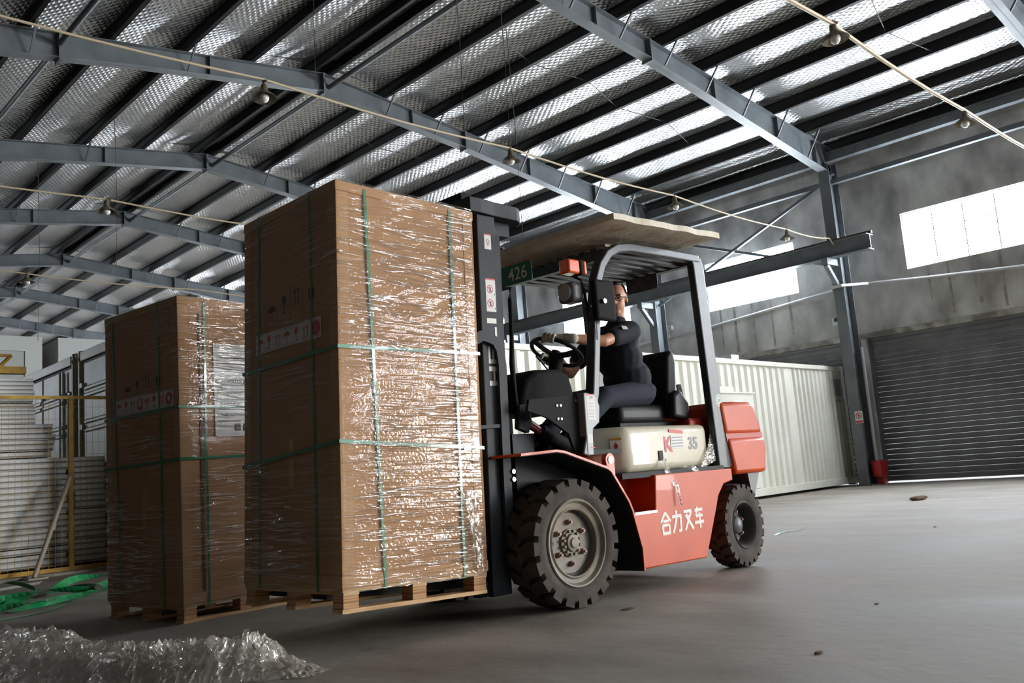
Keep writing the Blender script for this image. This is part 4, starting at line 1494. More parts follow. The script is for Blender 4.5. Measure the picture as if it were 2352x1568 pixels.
link('sticker_ring', decal(ring(0, 0, 0.028, 0.036, 24) + [rect(-0.014, -0.014, 0.014, 0.014)], (1.795, 0.069, 1.20), (1, 0, 0), (0, 0, 1)), 'plate_green', guard)
# green number plate, hanging at the front
pl = MB().box(0.498, 0.504, 0.60, 0.93, 2.085, 2.225).build('number_plate', 'plate_green', F)
o = link('plate_number', text_mesh('426', 0.125, 0.001), 'sign_white', pl)
o.matrix_local = Matrix(((0, 0, -1, 0.4965), (-1, 0, 0, 0.735), (0, 1, 0, 2.152), (0, 0, 0, 1)))
link('plate_edge', decal([rect(-0.002, 0, 0.004, 0.14), rect(0.33, 0, 0.334, 0.14)], (0.4968, 0.93, 2.085), (0, -1, 0), (0, 0, 1)), 'sign_white', pl)
MB().cyl((0.50, 0.70, 2.22), (0.62, 0.70, 2.28), 0.003, seg=6).cyl((0.50, 0.88, 2.22), (0.62, 0.88, 2.28), 0.003, seg=6).build('plate_string', 'sign_red', pl)
MB().box(1.63, 1.636, 0.385, 0.68, 2.085, 2.195).build('rear_plate', 'plate_back', F)
# signal, headlamp, mirror on the near pillar
sg = MB().box(0.235, 0.34, 0.03, 0.12, 1.985, 2.075).build('turn_signal', 'amber', F, True, 0.012)
MB().box(0.342, 0.375, 0.028, 0.122, 1.98, 2.08).build('signal_housing', 'plastic_black', sg, bevel=0.01)
MB().box(0.377, 0.405, 0.03, 0.12, 1.985, 2.075).build('signal_lens', 'amber', sg, bevel=0.01)
hl = MB().box(0.285, 0.41, 0.06, 0.20, 1.815, 1.945).build('headlamp', 'plastic_grey', F, True, 0.03, 3)
MB().lathe([(0.055, 0.0), (0.05, -0.006), (0.0, -0.01)], (0.285, 0.13, 1.88), 20, 'x').build('lamp_lens', 'lens', hl, True)
MB().tube([(0.36, 0.10, 1.98), (0.365, 0.05, 1.95), (0.40, 0.05, 1.78), (0.45, 0.08, 1.77)], 0.009, 8).tube([(0.40, 0.06, 1.78), (0.395, 0.05, 1.71), (0.42, 0.07, 1.68), (0.46, 0.08, 1.72)], 0.006, 8).build('lamp_bracket', 'plastic_black', hl, True)
mi = MB().box(0.405, 0.605, -0.02, 0.03, 1.69, 1.955).build('rear_mirror', 'plastic_black', F, True, 0.022, 3)
mi.rotation_euler = (0, 0, 0)
MB().cyl((0.47, -0.022, 1.81), (0.47, -0.04, 1.81), 0.015, seg=12).cyl((0.47, 0.0, 1.81), (0.49, 0.09, 1.80), 0.010, seg=8).build('mirror_mount', 'chrome', mi, True)
MB().box(0.475, 0.495, 0.065, 0.075, 1.58, 1.70).build('pillar_handle', 'guard_paint', F)

# ---- cockpit
MB().box(0.10, 0.72, 0.14, 1.10, 0.865, 0.895).build('floor_plate', 'dark', F)
sp = MB().prism([(-0.14, 1.14), (0.02, 1.10), (0.20, 1.0), (0.25, 0.868), (0.29, 0.865), (0.365, 1.24), (-0.12, 1.205)], 0.115, 0.135, 'y').build('dash_side_panel', 'black_paint', F)
for (x, z) in ((0.28, 1.20), (0.11, 1.17), (0.14, 1.17), (0.11, 1.09), (0.14, 1.09)):
    MB().cyl((x, 0.116, z), (x, 0.108, z), 0.007, seg=8).build('screw', 'seal', sp)
cv = MB().prism([(0.295, 0.862), (0.352, 0.862), (0.362, 1.02), (0.43, 1.06), (0.445, 1.16), (0.42, 1.225), (0.33, 1.245), (0.305, 1.24)], 0.062, 0.125, 'y').build('pillar_cover', 'cover_grey', F, bevel=0.006)
link('cover_label', decal([rect(0.0, 0.0, 0.075, 0.16)], (0.325, 0.0612, 1.075), (1, 0, 0), (0, 0, 1)), 'label_paper', cv)
link('cover_label_band', decal([rect(0.0, 0.152, 0.075, 0.16), rect(0, -0.17, 0.04, -0.165)], (0.325, 0.0606, 1.075), (1, 0, 0), (0, 0, 1)), 'sign_red', cv)
link('cover_label_print', decal([rect(0.03, 0.132, 0.06, 0.146)] + [rect(0.01, 0.02 + 0.02 * i, 0.06, 0.023 + 0.02 * i) for i in range(5)], (0.325, 0.0606, 1.075), (1, 0, 0), (0, 0, 1)), 'plastic_grey', cv)
link('cover_label', decal([rect(0.0, 0.0, 0.045, 0.055)], (0.307, 0.0612, 0.935), (1, 0, 0), (0, 0, 1)), 'label_paper', cv)
MB().prism([(0.03, 1.15), (0.52, 1.15), (0.56, 1.28), (0.53, 1.40), (0.44, 1.435), (0.22, 1.425), (0.11, 1.36)], 0.36, 0.80, 'y').build('dashboard', 'plastic_black', F, True, 0.03, 3)
MB().box(-0.12, 0.03, 0.42, 1.1, 0.90, 1.16).build('cowl', 'dark', F)
MB().bar((0.53, 0.55, 1.12), (0.59, 0.54, 1.50), 0.05, 0.05).cyl((0.575, 0.54, 1.40), (0.60, 0.53, 1.55), 0.045, 0.05, 20).build('steering_column', 'plastic_black', F, True)
MB().bar((0.68, 0.50, 1.12), (0.62, 0.52, 1.42), 0.022, 0.05, (1, 0, 0)).build('column_strut', 'plastic_grey', F)
SWC = Vector((0.605, 0.53, 1.575))
SWN = Vector((0.48, -0.06, 0.87)).normalized()
SWX = SWN.orthogonal().normalized()
SWX = (Vector((1, 0, 0)) - SWN * SWN.x).normalized()
SWY = SWN.cross(SWX)
SWR = 0.178


def rimp(a, r=SWR, h=0.0):
    return SWC + SWX * (r * math.cos(a)) + SWY * (r * math.sin(a)) + SWN * h


rm = MB()
vs, fs = [], []
for i in range(48):
    a = 2 * math.pi * i / 48
    for j in range(10):
        b = 2 * math.pi * j / 10
        vs.append(tuple(rimp(a, SWR + 0.015 * math.cos(b), 0.013 * math.sin(b))))
for i in range(48):
    for j in range(10):
        fs.append((i * 10 + j, ((i + 1) % 48) * 10 + j, ((i + 1) % 48) * 10 + (j + 1) % 10, i * 10 + (j + 1) % 10))
sw = rm.add(vs, fs).build('steering_wheel', 'vinyl', F, True)
m = MB()
for a in (R(35), R(155), R(275)):
    m.tube([tuple(rimp(a, 0.02, -0.03)), tuple(rimp(a, 0.09, -0.022)), tuple(rimp(a, SWR, 0))], 0, flat=(0.045, 0.014), up=tuple(SWN))
m.build('spoke', 'vinyl', sw)
MB().cyl(tuple(rimp(0, 0, -0.06)), tuple(rimp(0, 0, 0.0)), 0.042, 0.036, 20).build('wheel_hub', 'vinyl', sw, True)
kn = MB().cyl(tuple(rimp(R(250), SWR - 0.03, 0.0)), tuple(rimp(R(250), SWR - 0.03, 0.045)), 0.010, seg=10).ball(tuple(rimp(R(250), SWR - 0.03, 0.055)), 0.026, 0.026, 0.02).build('spinner_knob', 'vinyl', sw, True)
for (a, b, r) in (((0.30, 0.82, 1.40), (0.33, 0.86, 1.60), 0.008), ((0.26, 0.88, 1.40), (0.28, 0.93, 1.58), 0.008), ((0.44, 0.46, 1.43), (0.34, 0.44, 1.50), 0.005)):
    lv = MB().cyl(a, b, r, seg=8).build('control_lever', 'plastic_black', F, True)
    d = (Vector(b) - Vector(a)).normalized()
    MB().cyl(tuple(Vector(b) - d * 0.01), tuple(Vector(b) + d * 0.045), 0.016 if r > 0.006 else 0.008, seg=12).build('lever_knob', 'vinyl', lv, True)
# seat
seat = MB().box(0.93, 1.47, 0.30, 0.80, 1.06, 1.20).build('seat_cushion', 'vinyl', F, True, 0.05, 4)
bk = MB().prism([(1.47, 1.12), (1.58, 1.10), (1.64, 1.50), (1.625, 1.585), (1.585, 1.60), (1.535, 1.55)], 0.30, 0.80, 'y').build('seat_backrest', 'vinyl', F, True, 0.035, 3)
MB().prism([(1.59, 1.2), (1.605, 1.2), (1.66, 1.52), (1.645, 1.55)], 0.34, 0.76, 'y').build('backrest_shell', 'plastic_grey', bk)
MB().box(0.95, 1.60, 0.32, 0.78, 1.03, 1.07).build('seat_base', 'dark', F)
MB().prism([(1.44, 1.10), (1.63, 1.07), (1.65, 1.20), (1.55, 1.30), (1.46, 1.26)], 0.22, 0.30, 'y').build('hip_restraint', 'vinyl', F, True, 0.025, 3)
MB().bar((1.62, 0.26, 1.18), (1.64, 0.3, 1.34), 0.03, 0.02).build('seat_belt', 'cover_grey', F)


# ---- mast
def mt(x, z):
    return x + (z - 1.2) * math.tan(TILT)


def mprism(mb, x0, x1, y0, y1, z0, z1):
    mb.prism([(mt(x0, z0), z0), (mt(x1, z0), z0), (mt(x1, z1), z1), (mt(x0, z1), z1)], y0, y1, 'y')
    return mb


mast = mprism(mprism(MB(), -0.355, -0.21, 0.24, 0.29, 0.12, 2.33), -0.355, -0.21, 0.96, 1.01, 0.12, 2.33).build('mast', 'mast_paint', F, bevel=0.006)
mprism(mprism(MB(), -0.405, -0.345, 0.295, 0.36, 0.12, 2.38), -0.405, -0.345, 0.89, 0.955, 0.12, 2.38).build('inner_rail', 'black_paint', mast, bevel=0.006)
mprism(mprism(MB(), -0.21, -0.155, 0.26, 0.32, 0.25, 2.26), -0.21, -0.155, 0.93, 0.99, 0.25, 2.26).build('outer_channel', 'mast_paint', mast)
arc = [(-0.33, 0.27)]
xc = 0.0
poly = [(-0.38, 0.22), (-0.29, 0.22), (-0.17, 0.235), (-0.02, 0.24)] + [(0.0 + 0.13 * math.sin(R(a)), 0.37 - 0.13 * math.cos(R(a))) for a in range(15, 91, 15)] + [(0.13, 0.88)] + \
       [(0.0 + 0.13 * math.cos(R(a)), 0.88 + 0.13 * math.sin(R(a))) for a in range(15, 91, 15)] + [(-0.29, 1.03), (-0.36, 1.03)]
MB().prism(poly, 2.335, 2.425, 'z').build('top_cross_member', 'mast_paint', mast, bevel=0.006)
MB().box(-0.375, -0.30, 0.30, 0.95, 2.40, 2.47).build('inner_cross_member', 'black_paint', mast, bevel=0.006)
mprism(MB(), -0.16, 0.0, 0.33, 0.44, 2.25, 2.335).build('cylinder_cap', 'mast_paint', mast)
for y in (0.385, 0.865):
    c1 = MB().cyl((mt(-0.10, 1.93), y, 1.93), (mt(-0.10, 2.27), y, 2.27), 0.021, seg=16).build('lift_rod', 'chrome', mast, True)
    MB().cyl((mt(-0.10, 0.25), y, 0.25), (mt(-0.10, 1.9), y, 1.9), 0.034, seg=16).cyl((mt(-0.10, 1.87), y, 1.87), (mt(-0.10, 1.96), y, 1.96), 0.04, seg=16).build('lift_barrel', 'black_paint', mast, True)
MB().tube([(-0.03, 0.37, 1.92), (0.03, 0.35, 1.93), (0.02, 0.35, 1.86), (-0.0, 0.34, 1.62), (-0.035, 0.32, 1.45), (-0.04, 0.31, 1.2), (-0.04, 0.30, 1.06)], [0.012, 0.013, 0.013, 0.014, 0.017, 0.017, 0.017], 10).build('hydraulic_hose', 'plastic_black', mast, True)
for (a_, b_, z0_, z1_) in ((-0.26, -0.20, 0.25, 0.40), (-0.26, -0.20, 0.85, 0.97), (-0.22, -0.16, 1.5, 1.58)):
    mprism(MB(), a_, b_, 0.29, 0.96, z0_, z1_).build('mast_cross_tie', 'dark', mast)
# stickers and lettering on the near face of the mast
U = Vector((1, 0, 0))
V = Vector((math.tan(TILT), 0, 1)).normalized()
for (x, z, w, h, kind) in ((-0.302, 2.12, 0.055, 0.095, 'a'), (-0.308, 1.74, 0.078, 0.20, 'b')):
    O_ = (mt(x, z), 0.2392, z)
    st_ = link('mast_sticker', decal([rect(0, 0, w, h)], O_, U, V), 'label_paper', mast)
    O2 = (O_[0], 0.2387, z)
    red = [rect(0, h - 0.008, w, h)]
    blk = []
    if kind == 'b':
        for v_ in (0.68, 0.25):
            link('prohibition_ring', decal(ring(w * 0.42, h * v_, 0.020, 0.025) + [stroke((w * 0.42 - 0.015, h * v_ + 0.015), (w * 0.42 + 0.015, h * v_ - 0.015), 0.004)], O2, U, V), 'sign_red', st_)
        blk += [disc(w * 0.42, h * 0.70, 0.008), disc(w * 0.42, h * 0.27, 0.008), rect(w * 0.42 - 0.004, h * 0.6, w * 0.42 + 0.006, h * 0.7), rect(w * 0.42 - 0.004, h * 0.17, w * 0.42 + 0.006, h * 0.27), rect(w * .85, h * .5, w * .92, h * .55), rect(w * .85, h * .08, w * .92, h * .13)]
    else:
        blk += ring(w * 0.5, h * 0.5, 0.010, 0.013) + [rect(w * 0.47, h * 0.2, w * 0.53, h * 0.4)]
    link('sticker_red', decal(red, O2, U, V), 'sign_red', st_)
    link('sticker_black', decal(blk, O2, U, V), 'sign_black', st_)
LT = []
lw = 0.076


def L_(z, quads):
    for (a, b, c, d) in quads:
        LT.append(rect(a * lw, z + b, c * lw, z + d))


# letters lie on their side, read from the bottom up: u runs across the rail, baseline at the back edge
L_(0.0, [(0, 0.0, 1, 0.028), (0, 0.085, 1, 0.113), (0.42, 0.0, 0.62, 0.11)])
L_(0.13, [(0, 0.0, 1, 0.026), (0, 0.0, 0.2, 0.10), (0.4, 0.0, 0.6, 0.09), (0.8, 0.0, 1, 0.10)])
L_(0.25, [(0, 0.0, 1, 0.026), (0.8, 0.0, 1, 0.10)])
L_(0.37, [(0, 0.0, 1, 0.030)])
link('mast_lettering', decal(LT, (mt(-0.310, 1.30), 0.2392, 1.30), U, V), 'paint_white', mast)
# guard bar of the load carriage
ca = MB().box(-0.45, -0.41, 0.26, 0.99, 0.27, 0.38).box(-0.45, -0.41, 0.26, 0.99, 0.66, 0.76).build('fork_carriage', 'black_paint', F)
pts = [(-0.43, 0.218, 1.555), (-0.37, 0.218, 1.585), (-0.32, 0.218, 1.58), (-0.265, 0.218, 1.56), (-0.232, 0.218, 1.51), (-0.222, 0.218, 1.42), (-0.248, 0.218, 0.8), (-0.268, 0.218, 0.27)]
gb = MB().tube(pts, 0, flat=(0.022, 0.062), up=(0, 1, 0))
gb = MB().tube([(p[0], p[1], p[2]) for p in pts], 0, flat=(0.062, 0.02), up=(0, 1, 0)).build('guard_bar', 'mast_paint', ca)
for z in (0.80, 0.755, 0.32):
    MB().cyl((-0.208 - (0.8 - z) * 0.035, 0.205, z), (-0.208 - (0.8 - z) * 0.035, 0.196, z), 0.013, seg=12).build('guard_bolt', 'seal', ca)
MB().bar((-0.43, 0.225, 1.06), (-0.26, 0.225, 1.065), 0.02, 0.02).build('guard_rung', 'mast_paint', ca)
for y in (0.40, 0.84):
    fk = MB().prism([(-1.36, 0.262), (-0.455, 0.226), (-0.455, 0.72), (-0.41, 0.72), (-0.405, 0.18), (-0.44, 0.178), (-1.36, 0.242)], y, y + 0.13, 'y').build('fork', 'black_paint', ca)
# tilt cylinder
tb = MB().prism([(-0.07, 1.05), (0.02, 1.02), (0.05, 1.09), (0.05, 1.15), (0.01, 1.20), (-0.05, 1.19)], 0.27, 0.31, 'y').build('tilt_bracket', 'mast_paint', F, bevel=0.008)
MB().cyl((-0.01, 0.272, 1.12), (-0.01, 0.255, 1.12), 0.028, seg=16).cyl((0.005, 0.26, 1.165), (0.005, 0.25, 1.165), 0.013, seg=10).build('tilt_pin', 'chrome', tb, True)
MB().cyl((0.02, 0.31, 1.10), (0.17, 0.31, 1.025), 0.027, seg=16).build('tilt_rod', 'rod_pink', F, True)
MB().cyl((0.15, 0.31, 1.035), (0.42, 0.31, 0.92), 0.045, seg=18).build('tilt_barrel', 'plastic_black', F, True)
MB().box(-0.10, 0.08, 0.30, 0.36, 0.85, 1.02).build('mast_foot', 'mast_paint', F)
MB().tube([(0.25, 0.2, 1.04), (0.33, 0.19, 1.06), (0.30, 0.19, 0.98), (0.26, 0.2, 1.0)], 0.012, 8).build('hydraulic_valve', 'lens', F, True)

# ---- board lying on the guard
bd = empty('roof_board', fl(0.43, -0.2, 2.285), FA, 'pale worn board laid over the roof of the forklift', 'board')
NX, NY = 24, 26
vs, fs = [], []
for lev in (0, 1):
    for i in range(NX + 1):
        for j in range(NY + 1):
            x, y = 1.18 * i / NX, 1.42 * j / NY
            e = min(i, NX - i, j, NY - j)
            jx = 0.012 * noise.noise(Vector((y * 7, 0, 1))) if i in (0, NX) else 0
            jy = 0.012 * noise.noise(Vector((x * 7, 5, 1))) if j in (0, NY) else 0
            z = (0.052 if lev else 0.0) + 0.006 * noise.noise(Vector((x * 5, y * 5, lev * 3))) + (-0.006 if (lev and e == 0) else 0.006 if e == 0 else 0) + 0.03 * (x / 1.18)
            vs.append((x + jx, y + jy, z))
n1 = (NX + 1) * (NY + 1)
for i in range(NX):
    for j in range(NY):
        q = i * (NY + 1) + j
        fs += [(q, q + 1, q + NY + 2, q + NY + 1), (n1 + q, n1 + q + NY + 1, n1 + q + NY + 2, n1 + q + 1)]
edge = [(i * (NY + 1)) for i in range(NX + 1)] + [NX * (NY + 1) + j for j in range(1, NY + 1)] + [i * (NY + 1) + NY for i in range(NX - 1, -1, -1)] + [j for j in range(NY - 1, 0, -1)]
for a in range(len(edge)):
    p, q = edge[a], edge[(a + 1) % len(edge)]
    fs.append((p, q, n1 + q, n1 + p))
link('board_sheet', MB().add(vs, fs).mesh('board_sheet', 50), 'board', bd)
for x in (0.45, 1.0):
    MB().box(x, x + 0.06, 0.45, 1.30, -0.005, 0.012).build('batten', 'board', bd)


# ================================================================== DRIVER
def capsule(mb, a, b, ra, rb=None, seg=14):
    rb = ra if rb is None else rb
    mb.cyl(a, b, ra, rb, seg)
    mb.ball(a, ra, ra, ra, seg, 8)
    mb.ball(b, rb, rb, rb, seg, 8)
    return mb


def fuse(name, mb, m, parent, voxel, smooth=4, solid=0):
    me = bpy.data.meshes.new(name)
    me.from_pydata(mb.v, [], mb.f)
    bm = bmesh.new()
    bm.from_mesh(me)
    bmesh.ops.remove_doubles(bm, verts=bm.verts, dist=1e-6)
    bmesh.ops.recalc_face_normals(bm, faces=bm.faces)
    bm.to_mesh(me)
    bm.free()
    o = link(name, me, m, parent)
    r = o.modifiers.new('remesh', 'REMESH')
    r.mode = 'VOXEL'
    r.voxel_size = voxel
    r.use_smooth_shade = True
    sm = o.modifiers.new('smooth', 'SMOOTH')
    sm.iterations = smooth
    sm.factor = 0.5
    return o


HC = Vector((1.175, 0.435, 1.962))                  # head centre
HF = Vector((-0.84, -0.53, -0.06)).normalized()     # where the face points
HS = HF.cross(Vector((0, 0, 1))).normalized()       # his right
HU = HS.cross(HF).normalized()


def hp(f, s, u):
    return HC + HF * f + HS * s + HU * u


def head_ball(mb, f, s, u, rf, rs, ru, seg=20, rings=14):
    t = MB().ball((0, 0, 0), 1, 1, 1, seg, rings)
    vs = [tuple(hp(f + v[0] * rf, s + v[1] * rs, u + v[2] * ru)) for v in t.v]
    mb.add(vs, t.f)


b = MB()
head_ball(b, -0.012, 0, 0.035, 0.095, 0.075, 0.092)          # skull
head_ball(b, 0.022, 0, -0.03, 0.068, 0.064, 0.085)           # face
head_ball(b, 0.05, 0, -0.092, 0.034, 0.034, 0.026)           # chin
head_ball(b, 0.092, 0, -0.022, 0.018, 0.013, 0.016)          # nose tip
head_ball(b, 0.080, 0, 0.002, 0.014, 0.009, 0.026)           # nose bridge
head_ball(b, 0.076, 0, -0.06, 0.014, 0.024, 0.009)           # lips
for s_ in (-1, 1):
    head_ball(b, 0.068, s_ * 0.028, 0.024, 0.016, 0.024, 0.009)   # brow
    head_ball(b, 0.058, s_ * 0.036, -0.018, 0.02, 0.02, 0.018)    # cheek
    head_ball(b, -0.012, s_ * 0.078, 0.0, 0.018, 0.007, 0.03)     # ear
NK = Vector((1.20, 0.455, 1.79))
capsule(b, tuple(hp(-0.02, 0, -0.07)), tuple(NK), 0.052, 0.056)
CH1, CH0, SPN, PEL = Vector((1.15, 0.46, 1.64)), Vector((1.19, 0.46, 1.55)), Vector((1.27, 0.46, 1.42)), Vector((1.30, 0.46, 1.29))
b.ball(tuple(CH1), 0.10, 0.165, 0.13).ball(tuple(SPN), 0.11, 0.14, 0.15).ball(tuple(PEL), 0.12, 0.16, 0.10)
SHN, ELN, WRN = Vector((1.08, 0.285, 1.705)), Vector((0.80, 0.275, 1.62)), Vector((0.555, 0.385, 1.648))
SHF, ELF, WRF = Vector((1.12, 0.64, 1.70)), Vector((0.93, 0.715, 1.465)), Vector((0.80, 0.70, 1.545))
for (s_, e, w) in ((SHN, ELN, WRN), (SHF, ELF, WRF)):
    capsule(b, tuple(s_), tuple(e), 0.052, 0.040)
    capsule(b, tuple(e), tuple(e.lerp(w, 0.35)), 0.040, 0.041)
    capsule(b, tuple(e.lerp(w, 0.35)), tuple(w), 0.041, 0.027)
LEG = []
for y0, y1 in ((0.37, 0.33), (0.56, 0.60)):
    hipj, knee, ank = Vector((1.26, y0, 1.285)), Vector((0.82, y1, 1.245)), Vector((0.46, y1 + 0.02, 0.99))
    LEG.append((hipj, knee, ank))
    capsule(b, tuple(hipj), tuple(knee), 0.07, 0.05)
    capsule(b, tuple(knee), tuple(ank), 0.05, 0.035)
person = fuse('person', b, 'skin', None, 0.0065, 3)
place(person, FO, FA)
tag(person, 'driver in dark navy work shirt, white glove and glasses, steering the forklift', 'person')

t = MB()
t.ball((1.15, 0.46, 1.655), 0.135, 0.19, 0.13).ball((1.18, 0.46, 1.54), 0.15, 0.185, 0.15).ball((1.25, 0.46, 1.40), 0.165, 0.185, 0.15).ball((1.29, 0.46, 1.30), 0.16, 0.19, 0.09)
capsule(t, (1.16, 0.33, 1.735), (1.16, 0.59, 1.735), 0.06)
capsule(t, (1.18, 0.455, 1.76), (1.19, 0.452, 1.795), 0.085, 0.068)
for (s_, e, k) in ((SHN, ELN, 0.58), (SHF, ELF, 0.62)):
    capsule(t, tuple(s_ + Vector((0.03, 0, 0.0))), tuple(s_.lerp(e, k)), 0.078, 0.066)
shirt = fuse('shirt', t, 'shirt', person, 0.008, 5)
# grey panel at the flank and white chest patch
link('chest_patch', decal([[(-0.035, -0.012), (0.02, -0.024), (0.036, 0.006), (-0.012, 0.024)]], (0.965, 0.218, 1.712), (0.97, 0.1, 0.2), (-0.12, 0.68, 0.72), 0.002), 'label_paper', person)
t = MB()
for (h_, k_, a_) in LEG:
    capsule(t, tuple(h_ + Vector((0.03, 0, 0))), tuple(k_), 0.098, 0.074)
    capsule(t, tuple(k_), tuple(a_), 0.074, 0.062)
t.ball((1.30, 0.465, 1.285), 0.15, 0.185, 0.095)
fuse('trousers', t, 'trousers', person, 0.009, 5)
for (h_, k_, a_) in LEG:
    fuse('shoe', capsule(MB(), tuple(a_ + Vector((0.03, 0, -0.03))), tuple(a_ + Vector((-0.13, 0, -0.05))), 0.045, 0.04), 'shoe', person, 0.01, 3)


def glove(a0, wrist, sgn):
    g = MB()
    rad = (SWX * math.cos(a0) + SWY * math.sin(a0)).normalized()
    ks = []
    for i in range(4):
        a = a0 + sgn * (i - 1.5) * 0.0205 / SWR
        rp = rimp(a)
        rd = (SWX * math.cos(a) + SWY * math.sin(a)).normalized()
        k0 = rp + SWN * 0.030 - rd * 0.022
        ks.append(k0)
        ln = (0.92, 1.0, 1.04, 0.86)[i]
        pts = [k0, rp + SWN * 0.030 + rd * 0.012 * ln, rp + SWN * 0.012 + rd * 0.031 * ln, rp - SWN * 0.014 + rd * 0.027 * ln, rp - SWN * 0.026 + rd * 0.006 * ln]
        rr = [0.0115, 0.011, 0.0105, 0.0098, 0.009]
        for q in range(4):
            capsule(g, tuple(pts[q]), tuple(pts[q + 1]), rr[q], rr[q + 1], 10)
        capsule(g, tuple(wrist), tuple(k0), 0.021, 0.0135, 10)
    mid = (ks[0] + ks[3]) / 2
    capsule(g, tuple(wrist), tuple(wrist.lerp(mid, 0.75)), 0.026, 0.022, 12)
    # thumb leaves the side of the palm and closes under the rim
    rp = rimp(a0 + sgn * 0.30)
    t0 = wrist.lerp(ks[3], 0.45)
    t1 = rp - rad * 0.028 + SWN * 0.010
    t2 = rp - rad * 0.020 - SWN * 0.016
    capsule(g, tuple(t0), tuple(t1), 0.015, 0.0125, 10)
    capsule(g, tuple(t1), tuple(t2), 0.0125, 0.0105, 10)
    d = (wrist - mid).normalized()
    capsule(g, tuple(wrist), tuple(wrist + d * 0.045), 0.033, 0.035, 14)
    return fuse('glove', g, 'glove', person, 0.0035, 2)


glove(R(203), WRN, -1)
glove(R(62), WRF, 1)
# hair cap
vs, fs = [], []
NSG, NRG = 28, 18
keep = {}
for k in range(NRG + 1):
    p = math.pi * 0.72 * k / NRG
    for i in range(NSG):
        a = 2 * math.pi * i / NSG
        f_, s_, u_ = math.sin(p) * math.cos(a), math.sin(p) * math.sin(a), math.cos(p)
        j = 1 + 0.02 * noise.noise(Vector((f_ * 6, s_ * 6, u_ * 6)))
        vs.append(tuple(hp(-0.014 + f_ * 0.104 * j, s_ * 0.084 * j, 0.038 + u_ * 0.102 * j)))
        keep[len(vs) - 1] = not (f_ > 0.30 and u_ < 0.66) and not (f_ > -0.1 and u_ < 0.0)
for k in range(NRG):
    for i in range(NSG):
        j = (i + 1) % NSG
        q = (k * NSG + i, (k + 1) * NSG + i, (k + 1) * NSG + j, k * NSG + j)
        if all(keep[x] for x in q):
            fs.append(q)
hair = link('hair', MB().add(vs, fs).mesh('hair', True), 'hair', person)
so = hair.modifiers.new('solid', 'SOLIDIFY')
so.thickness = 0.016
for s_ in (-1, 1):
    e = MB()
    head_ball(e, 0.079, s_ * 0.030, 0.004, 0.006, 0.013, 0.0055, 12, 8)
    e.build('eye', 'hair', person, True)
    e = MB()
    head_ball(e, 0.085, s_ * 0.030, 0.026, 0.004, 0.02, 0.004, 12, 8)
    e.build('eyebrow', 'hair', person, True)
e = MB()
head_ball(e, 0.088, 0, -0.0605, 0.003, 0.02, 0.002, 12, 6)
e.build('mouth', 'rust', person, True)
e = MB()
for s_ in (-1, 1):
    pts = [tuple(hp(0.100 - 0.012 * abs(math.cos(a)), s_ * 0.031 + 0.023 * math.cos(a), 0.0 + 0.016 * math.sin(a))) for a in [2 * math.pi * i / 18 for i in range(19)]]
    e.tube(pts, 0.0022, 6)
    e.tube([tuple(hp(0.088, s_ * 0.054, 0.008)), tuple(hp(0.06, s_ * 0.078, 0.01)), tuple(hp(-0.01, s_ * 0.086, 0.008)), tuple(hp(-0.03, s_ * 0.083, -0.012))], 0.0024, 6)
e.tube([tuple(hp(0.096, -0.008, 0.004)), tuple(hp(0.100, 0, 0.006)), tuple(hp(0.096, 0.008, 0.004))], 0.002, 6)
e.build('eyeglasses', 'lens_glass', person, True)


# ================================================================== FLOOR LITTER
def ribbon(pts, w, lab, grp, mat_='strap_loose', t=0.001, twist=0.0):
    P_ = [Vector(p) for p in pts]
    out = []
    n = len(P_)
    for i in range(n - 1):
        p0, p1, p2, p3 = P_[max(i - 1, 0)], P_[i], P_[i + 1], P_[min(i + 2, n - 1)]
        for k in range(8):
            u = k / 8
            out.append(0.5 * ((2 * p1) + (p2 - p0) * u + (2 * p0 - 5 * p1 + 4 * p2 - p3) * u * u + (3 * p1 - p0 - 3 * p2 + p3) * u ** 3))
    out.append(P_[-1])
    m = MB()
    vs, fs = [], []
    for i, p in enumerate(out):
        d = (out[min(i + 1, len(out) - 1)] - out[max(i - 1, 0)]).normalized()
        sd = Vector((-d.y, d.x, 0)).normalized()
        a = twist * math.sin(i * 0.22)
        side = sd * math.cos(a) + Vector((0, 0, 1)) * math.sin(a)
        nn = Vector((0, 0, 1)) * math.cos(a) - sd * math.sin(a)
        p = Vector((p.x, p.y, max(p.z, 0.002 + abs(math.sin(a)) * w / 2)))
        for (x, y) in ((-1, 0), (1, 0), (1, 1), (-1, 1)):
            vs.append(tuple(p + side * (x * w / 2) + nn * (y * t)))
    for i in range(len(out) - 1):
        for k in range(4):
            q = (k + 1) % 4
            fs.append((i * 4 + k, i * 4 + q, i * 4 + 4 + q, i * 4 + 4 + k))
    m.add(vs, fs)
    o = m.build('plastic_strap', mat_)
    tag(o, lab, 'strap', grp)
    return o


GS = 'green straps dropped on the floor'
ribbon([(1.70, 8.1, .002), (2.05, 8.4, .03), (2.4, 8.35, .05), (2.75, 8.6, .03), (3.15, 9.3, .02), (3.45, 9.6, .01)], 0.068, 'long green strap running from the picture edge towards the farther carton', GS, twist=1.0)
ribbon([(1.75, 8.6, .002), (2.2, 8.9, .06), (2.6, 8.8, .09), (2.95, 8.75, .05), (3.3, 9.1, .05), (3.55, 9.5, .02)], 0.060, 'green strap arching over the others beside the farther carton', GS, twist=1.2)
ribbon([(1.5, 7.75, .002), (1.9, 7.75, .004), (2.25, 7.85, .008), (2.5, 8.1, .02)], 0.053, 'green strap lying flat, nearest the camera of the heap', GS, twist=0.15)
ribbon([(1.9, 9.0, .01), (2.2, 9.7, .10), (2.55, 10.0, .12), (2.7, 9.6, .05), (2.5, 9.1, .02), (2.2, 8.8, .01)], 0.060, 'green strap bent into a raised loop at the back of the heap', GS, twist=1.1)
